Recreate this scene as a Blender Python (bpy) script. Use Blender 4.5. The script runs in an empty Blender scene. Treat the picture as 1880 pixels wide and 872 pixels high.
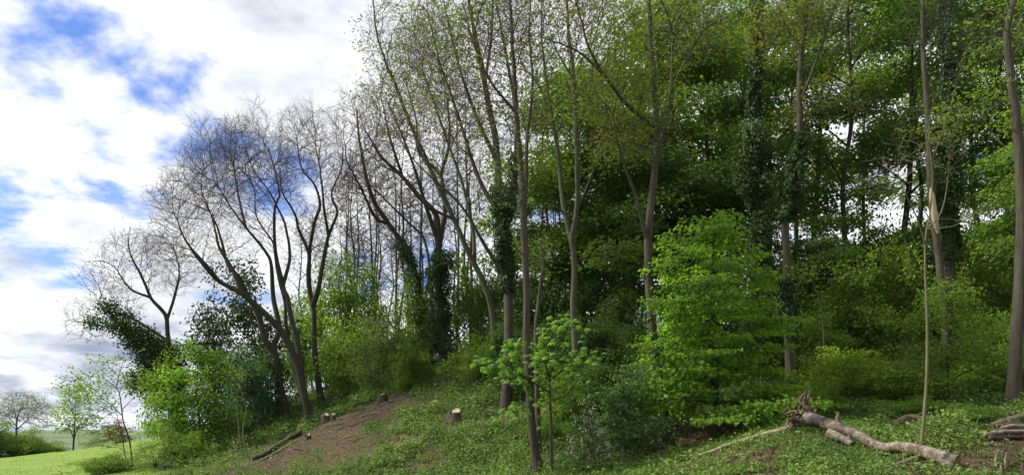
import bpy, math, time
import numpy as np
from mathutils import Vector
T0 = time.time()
SC = bpy.context.scene
COL = SC.collection

# ------------------------------------------------------------------ camera
F_PX, HOR, CAMZ = 1358.0, 800.0, 1.7          # focal length / horizon row of the 1880 px wide photograph, eye height
cam_d = bpy.data.cameras.new('camera'); cam = bpy.data.objects.new('camera', cam_d); COL.objects.link(cam)
cam.location = (0, 0, CAMZ); cam.rotation_euler = (math.radians(90), 0, 0)
cam_d.sensor_width = 36.0; cam_d.lens = 36.0 * F_PX / 1880.0
cam_d.shift_y = (HOR - 436.0) / 1880.0
cam_d.clip_start = 0.1; cam_d.clip_end = 9000
SC.camera = cam

# ------------------------------------------------------------------ sky, sun, exposure
SUN_TO = Vector((-0.72, 0.08, 0.69)).normalized()      # direction towards the sun
SUN_EL = math.asin(SUN_TO.z); SUN_AZ = math.atan2(SUN_TO.x, SUN_TO.y)
world = bpy.data.worlds.new('World'); SC.world = world; world.use_nodes = True
wt = world.node_tree; wt.nodes.clear()
def wn(t, **kw):
    n = wt.nodes.new(t)
    for k, v in kw.items(): setattr(n, k, v)
    return n
def wmath(op, a, b=None, c=None, clamp=False):
    n = wn('ShaderNodeMath', operation=op, use_clamp=clamp)
    for i, v in enumerate((a, b, c)):
        if v is None: continue
        if isinstance(v, (int, float)): n.inputs[i].default_value = v
        else: wt.links.new(v, n.inputs[i])
    return n.outputs[0]
def wmix(f, a, b):
    n = wn('ShaderNodeMix', data_type='RGBA')
    for i, v in ((0, f), (6, a), (7, b)):
        if isinstance(v, (int, float)): n.inputs[i].default_value = v
        elif isinstance(v, tuple): n.inputs[i].default_value = (*v, 1)
        else: wt.links.new(v, n.inputs[i])
    return n.outputs[2]
def wramp(x, a, b):
    n = wn('ShaderNodeMapRange', interpolation_type='SMOOTHSTEP'); wt.links.new(x, n.inputs[0])
    n.inputs[1].default_value = a; n.inputs[2].default_value = b; return n.outputs[0]
sky = wn('ShaderNodeTexSky', sky_type='NISHITA', sun_disc=False)
sky.sun_elevation = SUN_EL; sky.sun_rotation = SUN_AZ; sky.air_density = 1.0; sky.dust_density = 0.6; sky.ozone_density = 2.2
geo = wn('ShaderNodeTexCoord'); sep = wn('ShaderNodeSeparateXYZ'); wt.links.new(geo.outputs['Generated'], sep.inputs[0])
zc = wmath('MAXIMUM', wmath('ADD', sep.outputs[2], 0.26), 0.03)
cx = wmath('DIVIDE', sep.outputs[0], zc); cy = wmath('DIVIDE', sep.outputs[1], zc)
cmb = wn('ShaderNodeCombineXYZ'); wt.links.new(cx, cmb.inputs[0]); wt.links.new(cy, cmb.inputs[1])
def wnoise(scale, detail, rough, off, dist=0.0):
    mp = wn('ShaderNodeMapping'); mp.inputs['Location'].default_value = off; wt.links.new(cmb.outputs[0], mp.inputs[0])
    n = wn('ShaderNodeTexNoise'); n.inputs['Scale'].default_value = scale; n.inputs['Detail'].default_value = detail
    n.inputs['Roughness'].default_value = rough; n.inputs['Distortion'].default_value = dist
    wt.links.new(mp.outputs[0], n.inputs['Vector']); return n.outputs['Fac']
OFF = (0.4, 14.2, 0.0)
big = wnoise(0.9, 2, 0.5, OFF); mid_ = wnoise(2.9, 9, 0.57, OFF, 0.12)
low = wramp(sep.outputs[2], 0.42, 0.05)            # more cloud overlaps along a low line of sight
dens = wmath('ADD', wmath('ADD', wmath('MULTIPLY', big, 0.5), wmath('MULTIPLY', mid_, 0.62)), wmath('MULTIPLY', low, 0.05))
cover = wramp(dens, 0.456, 0.552)
body = wnoise(3.0, 8, 0.55, (9.2, 4.4, 2.0), 0.1)
grey = wramp(wmath('ADD', wmath('MULTIPLY', dens, 0.55), wmath('ADD', wmath('MULTIPLY', body, 0.85), wmath('MULTIPLY', low, 0.11))), 0.72, 1.04)
ccol = wmix(grey, (8.0, 8.05, 8.2), (2.3, 2.7, 3.75))
skycol = wn('ShaderNodeMix', data_type='RGBA', blend_type='MULTIPLY'); skycol.inputs[0].default_value = 1.0
wt.links.new(sky.outputs[0], skycol.inputs[6]); skycol.inputs[7].default_value = (0.58, 0.76, 1.16, 1)
allc = wmix(cover, skycol.outputs[2], ccol)
bg = wn('ShaderNodeBackground'); wt.links.new(allc, bg.inputs[0]); bg.inputs[1].default_value = 0.10
wo = wn('ShaderNodeOutputWorld'); wt.links.new(bg.outputs[0], wo.inputs[0])

sun_d = bpy.data.lights.new('sun', 'SUN'); sun_d.energy = 5.0; sun_d.angle = math.radians(3); sun_d.color = (1.0, 0.95, 0.86)
sun = bpy.data.objects.new('sun', sun_d); COL.objects.link(sun)
sun.rotation_euler = (-SUN_TO).to_track_quat('-Z', 'Y').to_euler(); sun.location = (0, 0, 60)
SC.view_settings.view_transform = 'Standard'; SC.view_settings.look = 'None'
SC.view_settings.exposure = 0.6; SC.view_settings.gamma = 1.0; SC.view_settings.use_curve_mapping = False
SC.render.engine = 'CYCLES'
cy_ = SC.cycles
cy_.max_bounces = 6; cy_.diffuse_bounces = 3; cy_.glossy_bounces = 1; cy_.transmission_bounces = 4; cy_.transparent_max_bounces = 4
cy_.use_denoising = True; cy_.sample_clamp_indirect = 4.0
cy_.use_adaptive_sampling = False

# ------------------------------------------------------------------ numeric helpers
RNG = np.random.default_rng(11)
def PX(px, py, Y):
    return np.array(((px - 940.0) / F_PX * Y, Y, CAMZ + (HOR - py) / F_PX * Y))
def nrm(a):
    return a / np.maximum(np.linalg.norm(a, axis=-1, keepdims=True), 1e-9)
def perp(d):
    ref = np.where(np.abs(d[..., 2:3]) > 0.9, np.array((1., 0, 0)), np.array((0., 0, 1.)))
    u = nrm(np.cross(d, ref)); return u, np.cross(d, u)
def vnoise(p, seed=0):
    """smooth value noise in 2-D, -1..1"""
    r = np.random.default_rng(seed).uniform(-1, 1, (64, 64))
    i = np.floor(p).astype(int); f = p - i; f = f * f * (3 - 2 * f)
    a = r[i[..., 0] % 64, i[..., 1] % 64]; b = r[(i[..., 0] + 1) % 64, i[..., 1] % 64]
    c = r[i[..., 0] % 64, (i[..., 1] + 1) % 64]; d = r[(i[..., 0] + 1) % 64, (i[..., 1] + 1) % 64]
    return (a * (1 - f[..., 0]) + b * f[..., 0]) * (1 - f[..., 1]) + (c * (1 - f[..., 0]) + d * f[..., 0]) * f[..., 1]

class MB:
    """collects faces and links them as one mesh object"""
    def __init__(s): s.V = []; s.F = []; s.n = 0
    def add(s, v, f, mat=0, rnd=None, smooth=True):
        v = np.asarray(v, float).reshape(-1, 3); f = np.asarray(f, int)
        if len(f) == 0: return
        s.V.append(v); s.F.append((f + s.n, mat, rnd if rnd is not None else np.full(len(f), 0.5), smooth)); s.n += len(v)
    def mesh(s, name, mats, origin=(0, 0, 0)):
        me = bpy.data.meshes.new(name)
        V = np.concatenate(s.V) - np.asarray(origin)
        cnt = np.concatenate([np.full(len(f), f.shape[1]) for f, *_ in s.F])
        loops = np.concatenate([f.ravel() for f, *_ in s.F])
        me.vertices.add(len(V)); me.vertices.foreach_set('co', V.astype(np.float32).ravel())
        me.loops.add(len(loops)); me.loops.foreach_set('vertex_index', loops.astype(np.int32))
        me.polygons.add(len(cnt)); st = np.concatenate(([0], np.cumsum(cnt)[:-1]))
        me.polygons.foreach_set('loop_start', st.astype(np.int32))
        try: me.polygons.foreach_set('loop_total', cnt.astype(np.int32))
        except Exception: pass
        me.polygons.foreach_set('material_index', np.concatenate([np.full(len(f), m) for f, m, *_ in s.F]).astype(np.int32))
        me.polygons.foreach_set('use_smooth', np.concatenate([np.full(len(f), sm) for f, m, r, sm in s.F]).astype(bool))
        at = me.attributes.new('rnd', 'FLOAT', 'FACE')
        at.data.foreach_set('value', np.concatenate([r for f, m, r, sm in s.F]).astype(np.float32))
        for m in mats: me.materials.append(m)
        me.update(calc_edges=True)
        return me
    def build(s, name, mats, parent=None, origin=(0, 0, 0)):
        o = bpy.data.objects.new(name, s.mesh(name, mats, origin)); COL.objects.link(o)
        if parent is not None: o.parent = parent
        else: o.location = origin
        return o

def thing(name, label, cat, loc, group=None, kind=None):
    o = bpy.data.objects.new(name, None); COL.objects.link(o); o.location = loc; o.empty_display_size = 0.3
    return tag(o, label, cat, group, kind)
def tag(o, label=None, cat=None, group=None, kind=None):
    for k, v in (('label', label), ('category', cat), ('group', group), ('kind', kind)):
        if v: o[k] = v
    return o
def copy_tree(o, parent=None):
    c = o.copy(); COL.objects.link(c); c.parent = parent
    for ch in list(o.children): copy_tree(ch, c)
    return c

MARKS = ((545, 'leaning ash'), (806, 'arching ivied tree'), (966, 'nearest trunk'), (1056, 'olive trunk'), (1195, 'forked trunk'), (1395, 'ivy-sheathed trunk'), (1448, 'grey trunk'), (1700, 'greenish pole'), (1868, 'right-edge trunk'))
ORD = ('first', 'second', 'third', 'fourth', 'fifth', 'sixth', 'seventh', 'eighth', 'ninth', 'tenth', 'eleventh', 'twelfth', 'thirteenth', 'fourteenth', 'fifteenth', 'sixteenth', 'seventeenth', 'eighteenth', 'nineteenth', 'twentieth', 'twenty-first', 'twenty-second', 'twenty-third', 'twenty-fourth', 'twenty-fifth', 'twenty-sixth', 'twenty-seventh', 'twenty-eighth')
def between(items, what):
    """labels by place: items = list of px; what = the kind, in a few words"""
    gap = [sum(p > m for m, _ in MARKS) for p in items]; out = []
    for i, p in enumerate(items):
        same = sorted(j for j in range(len(items)) if gap[j] == gap[i]); same.sort(key=lambda j: items[j]); k = gap[i]
        where = ('left of the ' + MARKS[0][1]) if k == 0 else ('right of the ' + MARKS[-1][1]) if k == len(MARKS) else 'between the %s and %s' % (MARKS[k - 1][1], MARKS[k][1])
        out.append(('%s %s %s' % (what, 'from the left' if len(same) > 1 else 'alone', where)) if len(same) == 1 else '%s %s from the left, %s' % (ORD[same.index(i)], what, where))
        if len(same) == 1: out[-1] = '%s, the only one %s' % (what, where)
    return out

def prism(mb, A, B, ra, rb, k=4, mat=0, tip=False):
    """one tapered k-sided segment for each row of A, B"""
    A = np.asarray(A); B = np.asarray(B); n = len(A)
    if n == 0: return
    d = nrm(B - A); u, w = perp(d); t = np.arange(k) * 2 * np.pi / k
    off = u[:, None] * np.cos(t)[None, :, None] + w[:, None] * np.sin(t)[None, :, None]
    ra = np.broadcast_to(ra, n); rb = np.broadcast_to(rb, n)
    r1 = A[:, None] + off * ra[:, None, None]
    if tip:
        v = np.concatenate((r1, B[:, None]), 1); b = np.arange(n)[:, None] * (k + 1)
        f = np.stack([np.concatenate((b + i, b + (i + 1) % k, b + k), 1) for i in range(k)], 1).reshape(-1, 3)
    else:
        r2 = B[:, None] + off * rb[:, None, None]
        v = np.concatenate((r1, r2), 1); b = np.arange(n)[:, None] * 2 * k
        f = np.stack([np.concatenate((b + i, b + (i + 1) % k, b + k + (i + 1) % k, b + k + i), 1) for i in range(k)], 1).reshape(-1, 4)
    mb.add(v, f, mat)

def resample(pts, step):
    pts = np.asarray(pts, float)
    P = np.vstack((2 * pts[0] - pts[1], pts, 2 * pts[-1] - pts[-2])); out = []
    for i in range(1, len(P) - 2):
        p0, p1, p2, p3 = P[i - 1:i + 3]; n = max(2, int(np.linalg.norm(p2 - p1) / step))
        t = np.linspace(0, 1, n, endpoint=False)[:, None]
        out.append(0.5 * (2 * p1 + (p2 - p0) * t + (2 * p0 - 5 * p1 + 4 * p2 - p3) * t ** 2 + (3 * p1 - p0 - 3 * p2 + p3) * t ** 3))
    out.append(pts[-1:]); return np.vstack(out)

def tube(mb, pts, r, k=10, mat=0, rough=0.06, seed=0, lobes=None, cap=True, capmat=None):
    pts = np.asarray(pts); n = len(pts); r = np.broadcast_to(r, n)
    d = nrm(np.gradient(pts, axis=0)); u = np.zeros_like(d); u[0] = perp(d[:1])[0][0]
    for i in range(1, n):
        a = u[i - 1] - d[i] * np.dot(u[i - 1], d[i]); u[i] = a / max(np.linalg.norm(a), 1e-9)
    w = np.cross(d, u); t = np.arange(k) * 2 * np.pi / k
    s = np.concatenate(([0], np.cumsum(np.linalg.norm(np.diff(pts, axis=0), axis=1))))
    S, TT = np.meshgrid(s, t, indexing='ij')
    nz = vnoise(np.stack((S * 1.6 + 7, TT / (2 * np.pi) * 8), -1), seed) * 0.6 + vnoise(np.stack((S * 0.5 + 3, TT / (2 * np.pi) * 4 + 9), -1), seed + 1)
    nz[:, -1] = (nz[:, 0] + nz[:, -2]) / 2
    R = r[:, None] * (1 + rough * nz)
    if lobes is not None: R = R * (1 + lobes(S, TT))
    v = pts[:, None] + (u[:, None] * np.cos(t)[None, :, None] + w[:, None] * np.sin(t)[None, :, None]) * R[..., None]
    i, j = np.meshgrid(np.arange(n - 1), np.arange(k), indexing='ij'); i = i.ravel(); j = j.ravel(); j2 = (j + 1) % k
    mb.add(v, np.stack((i * k + j, i * k + j2, (i + 1) * k + j2, (i + 1) * k + j), 1), mat)
    if cap:
        for e, ring in ((0, v[0][::-1]), (n - 1, v[-1])):
            c = ring.mean(0); vv = np.vstack((ring, c))
            mb.add(vv, np.stack((np.arange(k), (np.arange(k) + 1) % k, np.full(k, k)), 1), mat if capmat is None else capmat, smooth=False)

def leaves(mb, c, nor, d, L, W, rnd, mat=0, fold=0.18, droop=0.12):
    nor = nrm(nor); d = nrm(d - nor * (d * nor).sum(-1, keepdims=True)); s = np.cross(nor, d)
    L = np.broadcast_to(L, len(c))[:, None]; W = np.broadcast_to(W, len(c))[:, None]
    v = np.stack((c, c + d * L * 0.45 + s * W / 2 + nor * fold * W, c + d * L - nor * droop * L, c + d * L * 0.45 - s * W / 2 + nor * fold * W), 1)
    mb.add(v, np.arange(len(c) * 4).reshape(-1, 4), mat, rnd, smooth=False)

# ------------------------------------------------------------------ materials
def mat_new(name):
    m = bpy.data.materials.new(name); m.use_nodes = True; t = m.node_tree; t.nodes.clear()
    out = t.nodes.new('ShaderNodeOutputMaterial'); return m, t, out
def ramp(t, fac, stops):
    n = t.nodes.new('ShaderNodeValToRGB'); t.links.new(fac, n.inputs[0]); e = n.color_ramp.elements
    while len(e) < len(stops): e.new(0.5)
    for q, (p, c) in zip(e, stops): q.position = p; q.color = (*c, 1)
    return n.outputs[0]
def noise(t, scale, detail=4, rough=0.55, vec=None, sc=None, coord='Object'):
    n = t.nodes.new('ShaderNodeTexNoise'); n.inputs['Scale'].default_value = scale; n.inputs['Detail'].default_value = detail
    n.inputs['Roughness'].default_value = rough
    if vec is None: vec = t.nodes.new('ShaderNodeTexCoord').outputs[coord]
    if sc is not None:
        m = t.nodes.new('ShaderNodeMapping'); m.inputs['Scale'].default_value = sc; t.links.new(vec, m.inputs[0]); vec = m.outputs[0]
    t.links.new(vec, n.inputs['Vector']); return n.outputs['Fac']
def mixc(t, f, a, b):
    n = t.nodes.new('ShaderNodeMix'); n.data_type = 'RGBA'
    for i, v in ((0, f), (6, a), (7, b)):
        if isinstance(v, (int, float)): n.inputs[i].default_value = v
        elif isinstance(v, tuple): n.inputs[i].default_value = (*v, 1)
        else: t.links.new(v, n.inputs[i])
    return n.outputs[2]
def leaf_mat(name, dark, mid, light, trans=0.46, tboost=1.9, gloss=0.12):
    m, t, out = mat_new(name)
    a = t.nodes.new('ShaderNodeAttribute'); a.attribute_name = 'rnd'
    c = ramp(t, a.outputs['Fac'], ((0.0, dark), (0.5, mid), (1.0, light)))
    oi = t.nodes.new('ShaderNodeObjectInfo'); tint = ramp(t, oi.outputs['Random'], ((0.0, (.74, .84, .95)), (0.5, (1.0, 1.0, 1.0)), (1.0, (1.12, 1.05, .90))))   # each plant its own green
    mt = t.nodes.new('ShaderNodeMix'); mt.data_type = 'RGBA'; mt.blend_type = 'MULTIPLY'; mt.inputs[0].default_value = 1.0; t.links.new(c, mt.inputs[6]); t.links.new(tint, mt.inputs[7]); c = mt.outputs[2]
    p = t.nodes.new('ShaderNodeBsdfPrincipled'); t.links.new(c, p.inputs['Base Color'])
    p.inputs['Roughness'].default_value = 0.5; p.inputs['Specular IOR Level'].default_value = gloss
    tr = t.nodes.new('ShaderNodeBsdfTranslucent')
    g = t.nodes.new('ShaderNodeMix'); g.data_type = 'RGBA'; g.blend_type = 'MULTIPLY'; g.inputs[0].default_value = 1.0
    t.links.new(c, g.inputs[6]); g.inputs[7].default_value = (tboost * 1.1, tboost * 1.15, tboost * 0.55, 1)
    t.links.new(g.outputs[2], tr.inputs[0])
    mx = t.nodes.new('ShaderNodeMixShader'); mx.inputs[0].default_value = trans
    t.links.new(p.outputs[0], mx.inputs[1]); t.links.new(tr.outputs[0], mx.inputs[2]); t.links.new(mx.outputs[0], out.inputs[0])
    return m
def bark_mat(name, c0, c1, moss=None, mossamt=0.4, stretch=0.12, scale=14, bump=0.5):
    m, t, out = mat_new(name)
    n1 = noise(t, scale, 6, 0.65, sc=(1, 1, stretch)); n2 = noise(t, 1.3, 4, 0.6)
    c = ramp(t, n1, ((0.28, c0), (0.72, c1)))
    if moss is not None:
        f = ramp(t, n2, ((0.42, (0, 0, 0)), (0.68, (mossamt,) * 3))); c = mixc(t, f, c, moss)
    p = t.nodes.new('ShaderNodeBsdfPrincipled'); t.links.new(c, p.inputs['Base Color']); p.inputs['Roughness'].default_value = 0.9
    p.inputs['Specular IOR Level'].default_value = 0.15
    b = t.nodes.new('ShaderNodeBump'); b.inputs['Strength'].default_value = bump; b.inputs['Distance'].default_value = 0.05
    t.links.new(n1, b.inputs['Height']); t.links.new(b.outputs[0], p.inputs['Normal'])
    t.links.new(p.outputs[0], out.inputs[0]); return m
def plain_mat(name, stops, scale=8, sc=None, rough=0.9, bump=0.3):
    m, t, out = mat_new(name); n = noise(t, scale, 6, 0.6, sc=sc); c = ramp(t, n, stops)
    p = t.nodes.new('ShaderNodeBsdfPrincipled'); t.links.new(c, p.inputs['Base Color']); p.inputs['Roughness'].default_value = rough
    p.inputs['Specular IOR Level'].default_value = 0.15
    b = t.nodes.new('ShaderNodeBump'); b.inputs['Strength'].default_value = bump; b.inputs['Distance'].default_value = 0.03
    t.links.new(n, b.inputs['Height']); t.links.new(b.outputs[0], p.inputs['Normal']); t.links.new(p.outputs[0], out.inputs[0]); return m

L_BRIGHT = leaf_mat('leaf_bright', (0.066, 0.120, 0.017), (0.104, 0.180, 0.024), (0.159, 0.238, 0.039))
L_MID = leaf_mat('leaf_mid', (0.059, 0.107, 0.016), (0.096, 0.162, 0.023), (0.145, 0.211, 0.035))
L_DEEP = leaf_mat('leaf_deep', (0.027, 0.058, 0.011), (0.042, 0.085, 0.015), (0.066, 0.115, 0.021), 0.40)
L_IVY = leaf_mat('leaf_ivy', (0.018, 0.041, 0.010), (0.031, 0.069, 0.016), (0.057, 0.107, 0.025), 0.2, 1.3, 0.16)
L_BLUE = leaf_mat('leaf_grey_green', (.045, .095, .032), (.070, .138, .044), (.105, .180, .062), 0.35, 1.5)
L_BUD = leaf_mat('leaf_bud', (.085, .090, .020), (.110, .130, .027), (.105, .165, .030), 0.42, 1.6)
L_PALE = leaf_mat('leaf_pale', (0.094, 0.138, 0.050), (0.121, 0.176, 0.057), (0.143, 0.209, 0.068), 0.4)
L_GROUND = leaf_mat('leaf_ground', (0.057, 0.103, 0.025), (0.113, 0.190, 0.041), (0.184, 0.259, 0.064), 0.3, 1.3)
L_CHEST = leaf_mat('leaf_chestnut', (0.077, 0.150, 0.026), (0.112, 0.202, 0.040), (0.155, 0.245, 0.060), 0.4)
L_RED = leaf_mat('leaf_copper', (.09, .035, .022), (.13, .055, .032), (.16, .085, .04), 0.35)
BLOSSOM = leaf_mat('blossom', (.60, .60, .52), (.70, .70, .62), (.78, .78, .70), 0.2, 1.0)
L_MAPLE = leaf_mat('leaf_maple', (0.074, 0.142, 0.017), (0.124, 0.226, 0.025), (0.189, 0.299, 0.042), 0.48)
B_ASH = bark_mat('bark_ash', (.026, .020, .015), (.064, .051, .038), (.050, .060, .026), 0.55)
B_RED = bark_mat('bark_fibrous', (.022, .016, .012), (.110, .084, .066), (.085, .088, .06), 0.4, 0.04, 20, 1.0)
B_PALE = bark_mat('bark_smooth_pale', (.038, .034, .023), (.095, .086, .062), (.085, .105, .045), 0.65, 0.25, 9, 0.6)
B_GREY = bark_mat('bark_grey', (.029, .024, .018), (.085, .071, .053), (.075, .085, .042), 0.6, 0.12, 12, 0.9)
B_DARK = bark_mat('bark_dark', (.022, .017, .012), (.055, .043, .030), (.035, .048, .018), 0.5)
B_TWIG = bark_mat('bark_twig', (.055, .042, .034), (.095, .075, .060), None, 0, 1, 6, 0.2)
B_TWIGP = bark_mat('bark_twig_pale', (.090, .080, .052), (.140, .125, .085), None, 0, 1, 6, 0.2)
B_POLE = bark_mat('bark_pole', (.095, .092, .045), (.165, .150, .088), (.085, .10, .04), 0.4, 0.25, 10, 0.3)
WOOD_CUT = plain_mat('cut_wood', ((.3, (.26, .20, .13)), (.7, (.44, .36, .25))), 9, bump=0.2)
WOOD_SPLIT = plain_mat('split_wood', ((.3, (.28, .20, .13)), (.7, (.50, .40, .28))), 16, (1, 1, 0.12))
WOOD_ROT = plain_mat('rotten_wood', ((.3, (.055, .038, .026)), (.7, (.17, .125, .085))), 10)

# ------------------------------------------------------------------ terrain
CT = [(985,874,26),(1400,874,19),(1600,874,18.4),(1750,876,18.3),(1880,874,18),(2100,874,17),(500,874,31),(700,874,29),(300,874,33),(850,874,27.5),(1200,874,22.5),
 (600,790,38),(500,815,37),(700,748,39.5),(560,782,42),(450,808,40),(835,777,34),(780,791,33),(930,757,35),(740,702,46),(815,676,46),(880,690,42),(1060,748,33),(1225,822,27),(1300,808,28),
 (1452,716,31),(1480,792,21.6),(1380,812,22.3),(1610,832,20),(1692,820,19.9),(1620,778,24),(1860,742,24),(1840,815,19.8),(1700,724,28),(1560,735,28),
 (900,650,52),(1200,625,52),(1050,660,42),(1350,640,42),(1500,615,50),(1700,590,46),(1880,585,46),(2200,560,46),(2300,740,26),
 (900,650,64),(1200,610,64),(1600,590,62),(1880,590,60),(2300,580,60),(650,690,56),(600,720,54),(480,748,52),(380,780,47),(330,800,49),(330,850,36),
 (250,809,76),(290,806,76),(100,828,82),(0,846,74),(-300,860,74),(0,880,44),(-300,890,44),(150,864,44),(200,842,55),(320,815,62),(650,710,75),(500,745,72)]
CW = [PX(*c) for c in CT] + [np.array(p, float) for p in
 ((0,0,0),(-15,0,-.2),(15,0,.1),(0,-30,-.3),(-30,-30,-.5),(30,-30,0),(0,12,.15),(-12,15,0),(10,13,.25),(25,12,.5),(-40,15,-.8),(-60,40,-2),(60,20,2),(-45,95,-2),(-70,110,-6),(-30,100,-.6),(-55,160,-14),(-150,60,-6),(-150,160,-16),
  (0,110,6),(40,110,10),(80,100,11),(90,60,12),(0,180,3),(80,180,8),(-60,300,-22),(60,300,-6),(200,100,12),(200,300,-5),(-300,300,-26),(0,500,-26),(300,500,-26),(-300,500,-28),(150,0,3),(-150,0,-4))]
CW = np.array(CW)
def _solve():
    p = CW[:, :2]; r = np.linalg.norm(p[:, None] - p[None], axis=-1); n = len(p)
    K = np.zeros((n + 1, n + 1)); K[:n, :n] = -r + np.eye(n) * -0.4; K[:n, n] = 1; K[n, :n] = 1
    return np.linalg.solve(K, np.concatenate((CW[:, 2], [0])))
_W = _solve()
def ground(x, y):
    x = np.atleast_1d(np.asarray(x, float)); y = np.atleast_1d(np.asarray(y, float)); q = np.stack((x.ravel(), y.ravel()), 1); out = np.empty(len(q))
    for i in range(0, len(q), 20000):
        b = q[i:i + 20000]; out[i:i + 20000] = -np.linalg.norm(b[:, None] - CW[None, :, :2], axis=-1) @ _W[:-1] + _W[-1]
    far = np.clip((np.hypot(q[:, 0], q[:, 1]) - 350) / 250, 0, 1); out = out * (1 - far) - 30 * far
    near = np.clip(1 - np.hypot(q[:, 0], q[:, 1]) / 110, 0, 1)
    fl = np.clip((q[:, 0] + 0.30 * q[:, 1] + 6) / 8, 0.15, 1)
    out += near * fl * (vnoise(q * 0.55, 5) * 0.10 + vnoise(q * 1.7, 6) * 0.05)
    return out.reshape(x.shape)
def gz(x, y): return float(ground(x, y)[0])
SOIL = [(650,790,38,4.0,1.9),(690,760,40,3.0,1.5),(600,812,36,3.0,1.5),(550,835,34.5,2.6,1.1),(500,850,33,2.0,.8),(640,830,34.5,2.2,1.1),(470,862,32.3,1.6,.6),(560,862,31.5,2.2,.9),(620,856,32,1.6,.8),(1290,842,22.5,1.6,0.9),(1300,800,28,3.2,1.3),(1620,778,23.6,2.0,.7),(1840,850,18.8,1.6,.8),(1860,815,19.6,1.5,.8),(720,735,42,1.6,.9),(950,760,34,2.4,.8),(640,845,33,1.6,.7)]
_r = np.random.default_rng(61)
SOIL += [(px, 0, Y, r, r * .7) for px, Y, r in zip(_r.uniform(380, 1880, 46), 1 / _r.uniform(1 / 42., 1 / 18., 46), _r.uniform(.35, .95, 46))]
SOILW = [(PX(a, b, c)[0], c, rx, ry) for a, b, c, rx, ry in SOIL]
def soil_mask(x, y):
    m = np.zeros_like(x)
    for sx, sy, rx, ry in SOILW: m = np.maximum(m, np.exp(-(((x - sx) / rx) ** 2 + ((y - sy) / ry) ** 2) * 1.2))
    return np.clip(m * 1.5 - .12 + (0.5 * vnoise(np.stack((x, y), -1) * 1.3, 21) + .4 * vnoise(np.stack((x, y), -1) * 3.7, 22)) * (m > .12), 0, 1)
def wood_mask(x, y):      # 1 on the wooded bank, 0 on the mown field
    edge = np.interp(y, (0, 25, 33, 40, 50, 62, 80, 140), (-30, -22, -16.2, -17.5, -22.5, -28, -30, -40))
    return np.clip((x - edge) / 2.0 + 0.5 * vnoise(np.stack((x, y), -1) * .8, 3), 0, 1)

def axis(lo, hi, a, b, fine, grow=1.22):
    m = list(np.arange(a, b + 1e-6, fine)); s = fine; v = m[-1]
    while v < hi: s *= grow; v += s; m.append(v)
    s = fine; v = a; L = []
    while v > lo: s *= grow; v -= s; L.append(v)
    return np.array(L[::-1] + m)
def make_ground():
    xs = axis(-4000, 4000, -32, 30, 0.4); ys = axis(-400, 6000, 14, 62, 0.4)
    X, Y = np.meshgrid(xs, ys, indexing='ij'); Z = ground(X, Y)
    V = np.stack((X, Y, Z), -1).reshape(-1, 3); ny = len(ys)
    i, j = np.meshgrid(np.arange(len(xs) - 1), np.arange(ny - 1), indexing='ij'); i = i.ravel(); j = j.ravel()
    mb = MB(); mb.add(V, np.stack((i * ny + j, (i + 1) * ny + j, (i + 1) * ny + j + 1, i * ny + j + 1), 1))
    m, t, out = mat_new('ground')
    a1 = t.nodes.new('ShaderNodeAttribute'); a1.attribute_name = 'soil'; a2 = t.nodes.new('ShaderNodeAttribute'); a2.attribute_name = 'wood'
    n1 = noise(t, 0.35, 5, 0.6); n2 = noise(t, 3.0, 6, 0.7); n3 = noise(t, 14, 5, 0.7)
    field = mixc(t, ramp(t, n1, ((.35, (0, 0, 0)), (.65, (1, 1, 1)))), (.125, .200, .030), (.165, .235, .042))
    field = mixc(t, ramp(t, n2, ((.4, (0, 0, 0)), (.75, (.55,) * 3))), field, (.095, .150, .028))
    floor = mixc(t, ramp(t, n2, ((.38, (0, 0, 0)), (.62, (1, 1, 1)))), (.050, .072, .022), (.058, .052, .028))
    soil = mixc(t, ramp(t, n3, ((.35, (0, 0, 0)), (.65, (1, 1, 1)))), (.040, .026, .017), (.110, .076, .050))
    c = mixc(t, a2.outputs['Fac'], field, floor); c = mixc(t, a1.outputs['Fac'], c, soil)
    p = t.nodes.new('ShaderNodeBsdfPrincipled'); t.links.new(c, p.inputs['Base Color']); p.inputs['Roughness'].default_value = 0.95; p.inputs['Specular IOR Level'].default_value = 0.1
    b = t.nodes.new('ShaderNodeBump'); b.inputs['Strength'].default_value = 0.6; b.inputs['Distance'].default_value = 0.06
    t.links.new(n3, b.inputs['Height']); t.links.new(b.outputs[0], p.inputs['Normal']); t.links.new(p.outputs[0], out.inputs[0])
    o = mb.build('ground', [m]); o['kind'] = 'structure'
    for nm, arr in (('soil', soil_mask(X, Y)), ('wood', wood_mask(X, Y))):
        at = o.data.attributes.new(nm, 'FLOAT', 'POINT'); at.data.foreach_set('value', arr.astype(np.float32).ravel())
make_ground()

def make_hills():
    xs = np.linspace(-2600, 2600, 160); mb = MB()
    prof = 9 + 7 * vnoise(np.stack((xs / 260, xs * 0), -1), 8) + 4 * vnoise(np.stack((xs / 90, xs * 0), -1), 9)
    rows = [np.stack((xs, np.full_like(xs, y), z), -1) for y, z in ((1150, xs * 0 - 32), (1400, prof * .5 - 12), (1700, prof), (2100, prof * .8), (2500, xs * 0 - 32))]
    V = np.stack(rows, 0); n = len(xs); i, j = np.meshgrid(np.arange(4), np.arange(n - 1), indexing='ij'); i = i.ravel(); j = j.ravel()
    mb.add(V, np.stack((i * n + j, i * n + j + 1, (i + 1) * n + j + 1, (i + 1) * n + j), 1))
    o = mb.build('hills', [plain_mat('hill_woods', ((.4, (.05, .08, .03)), (.6, (.11, .15, .06))), 0.012, bump=0)]); o['kind'] = 'structure'
make_hills()
print('terrain', round(time.time() - T0, 1))

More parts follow.
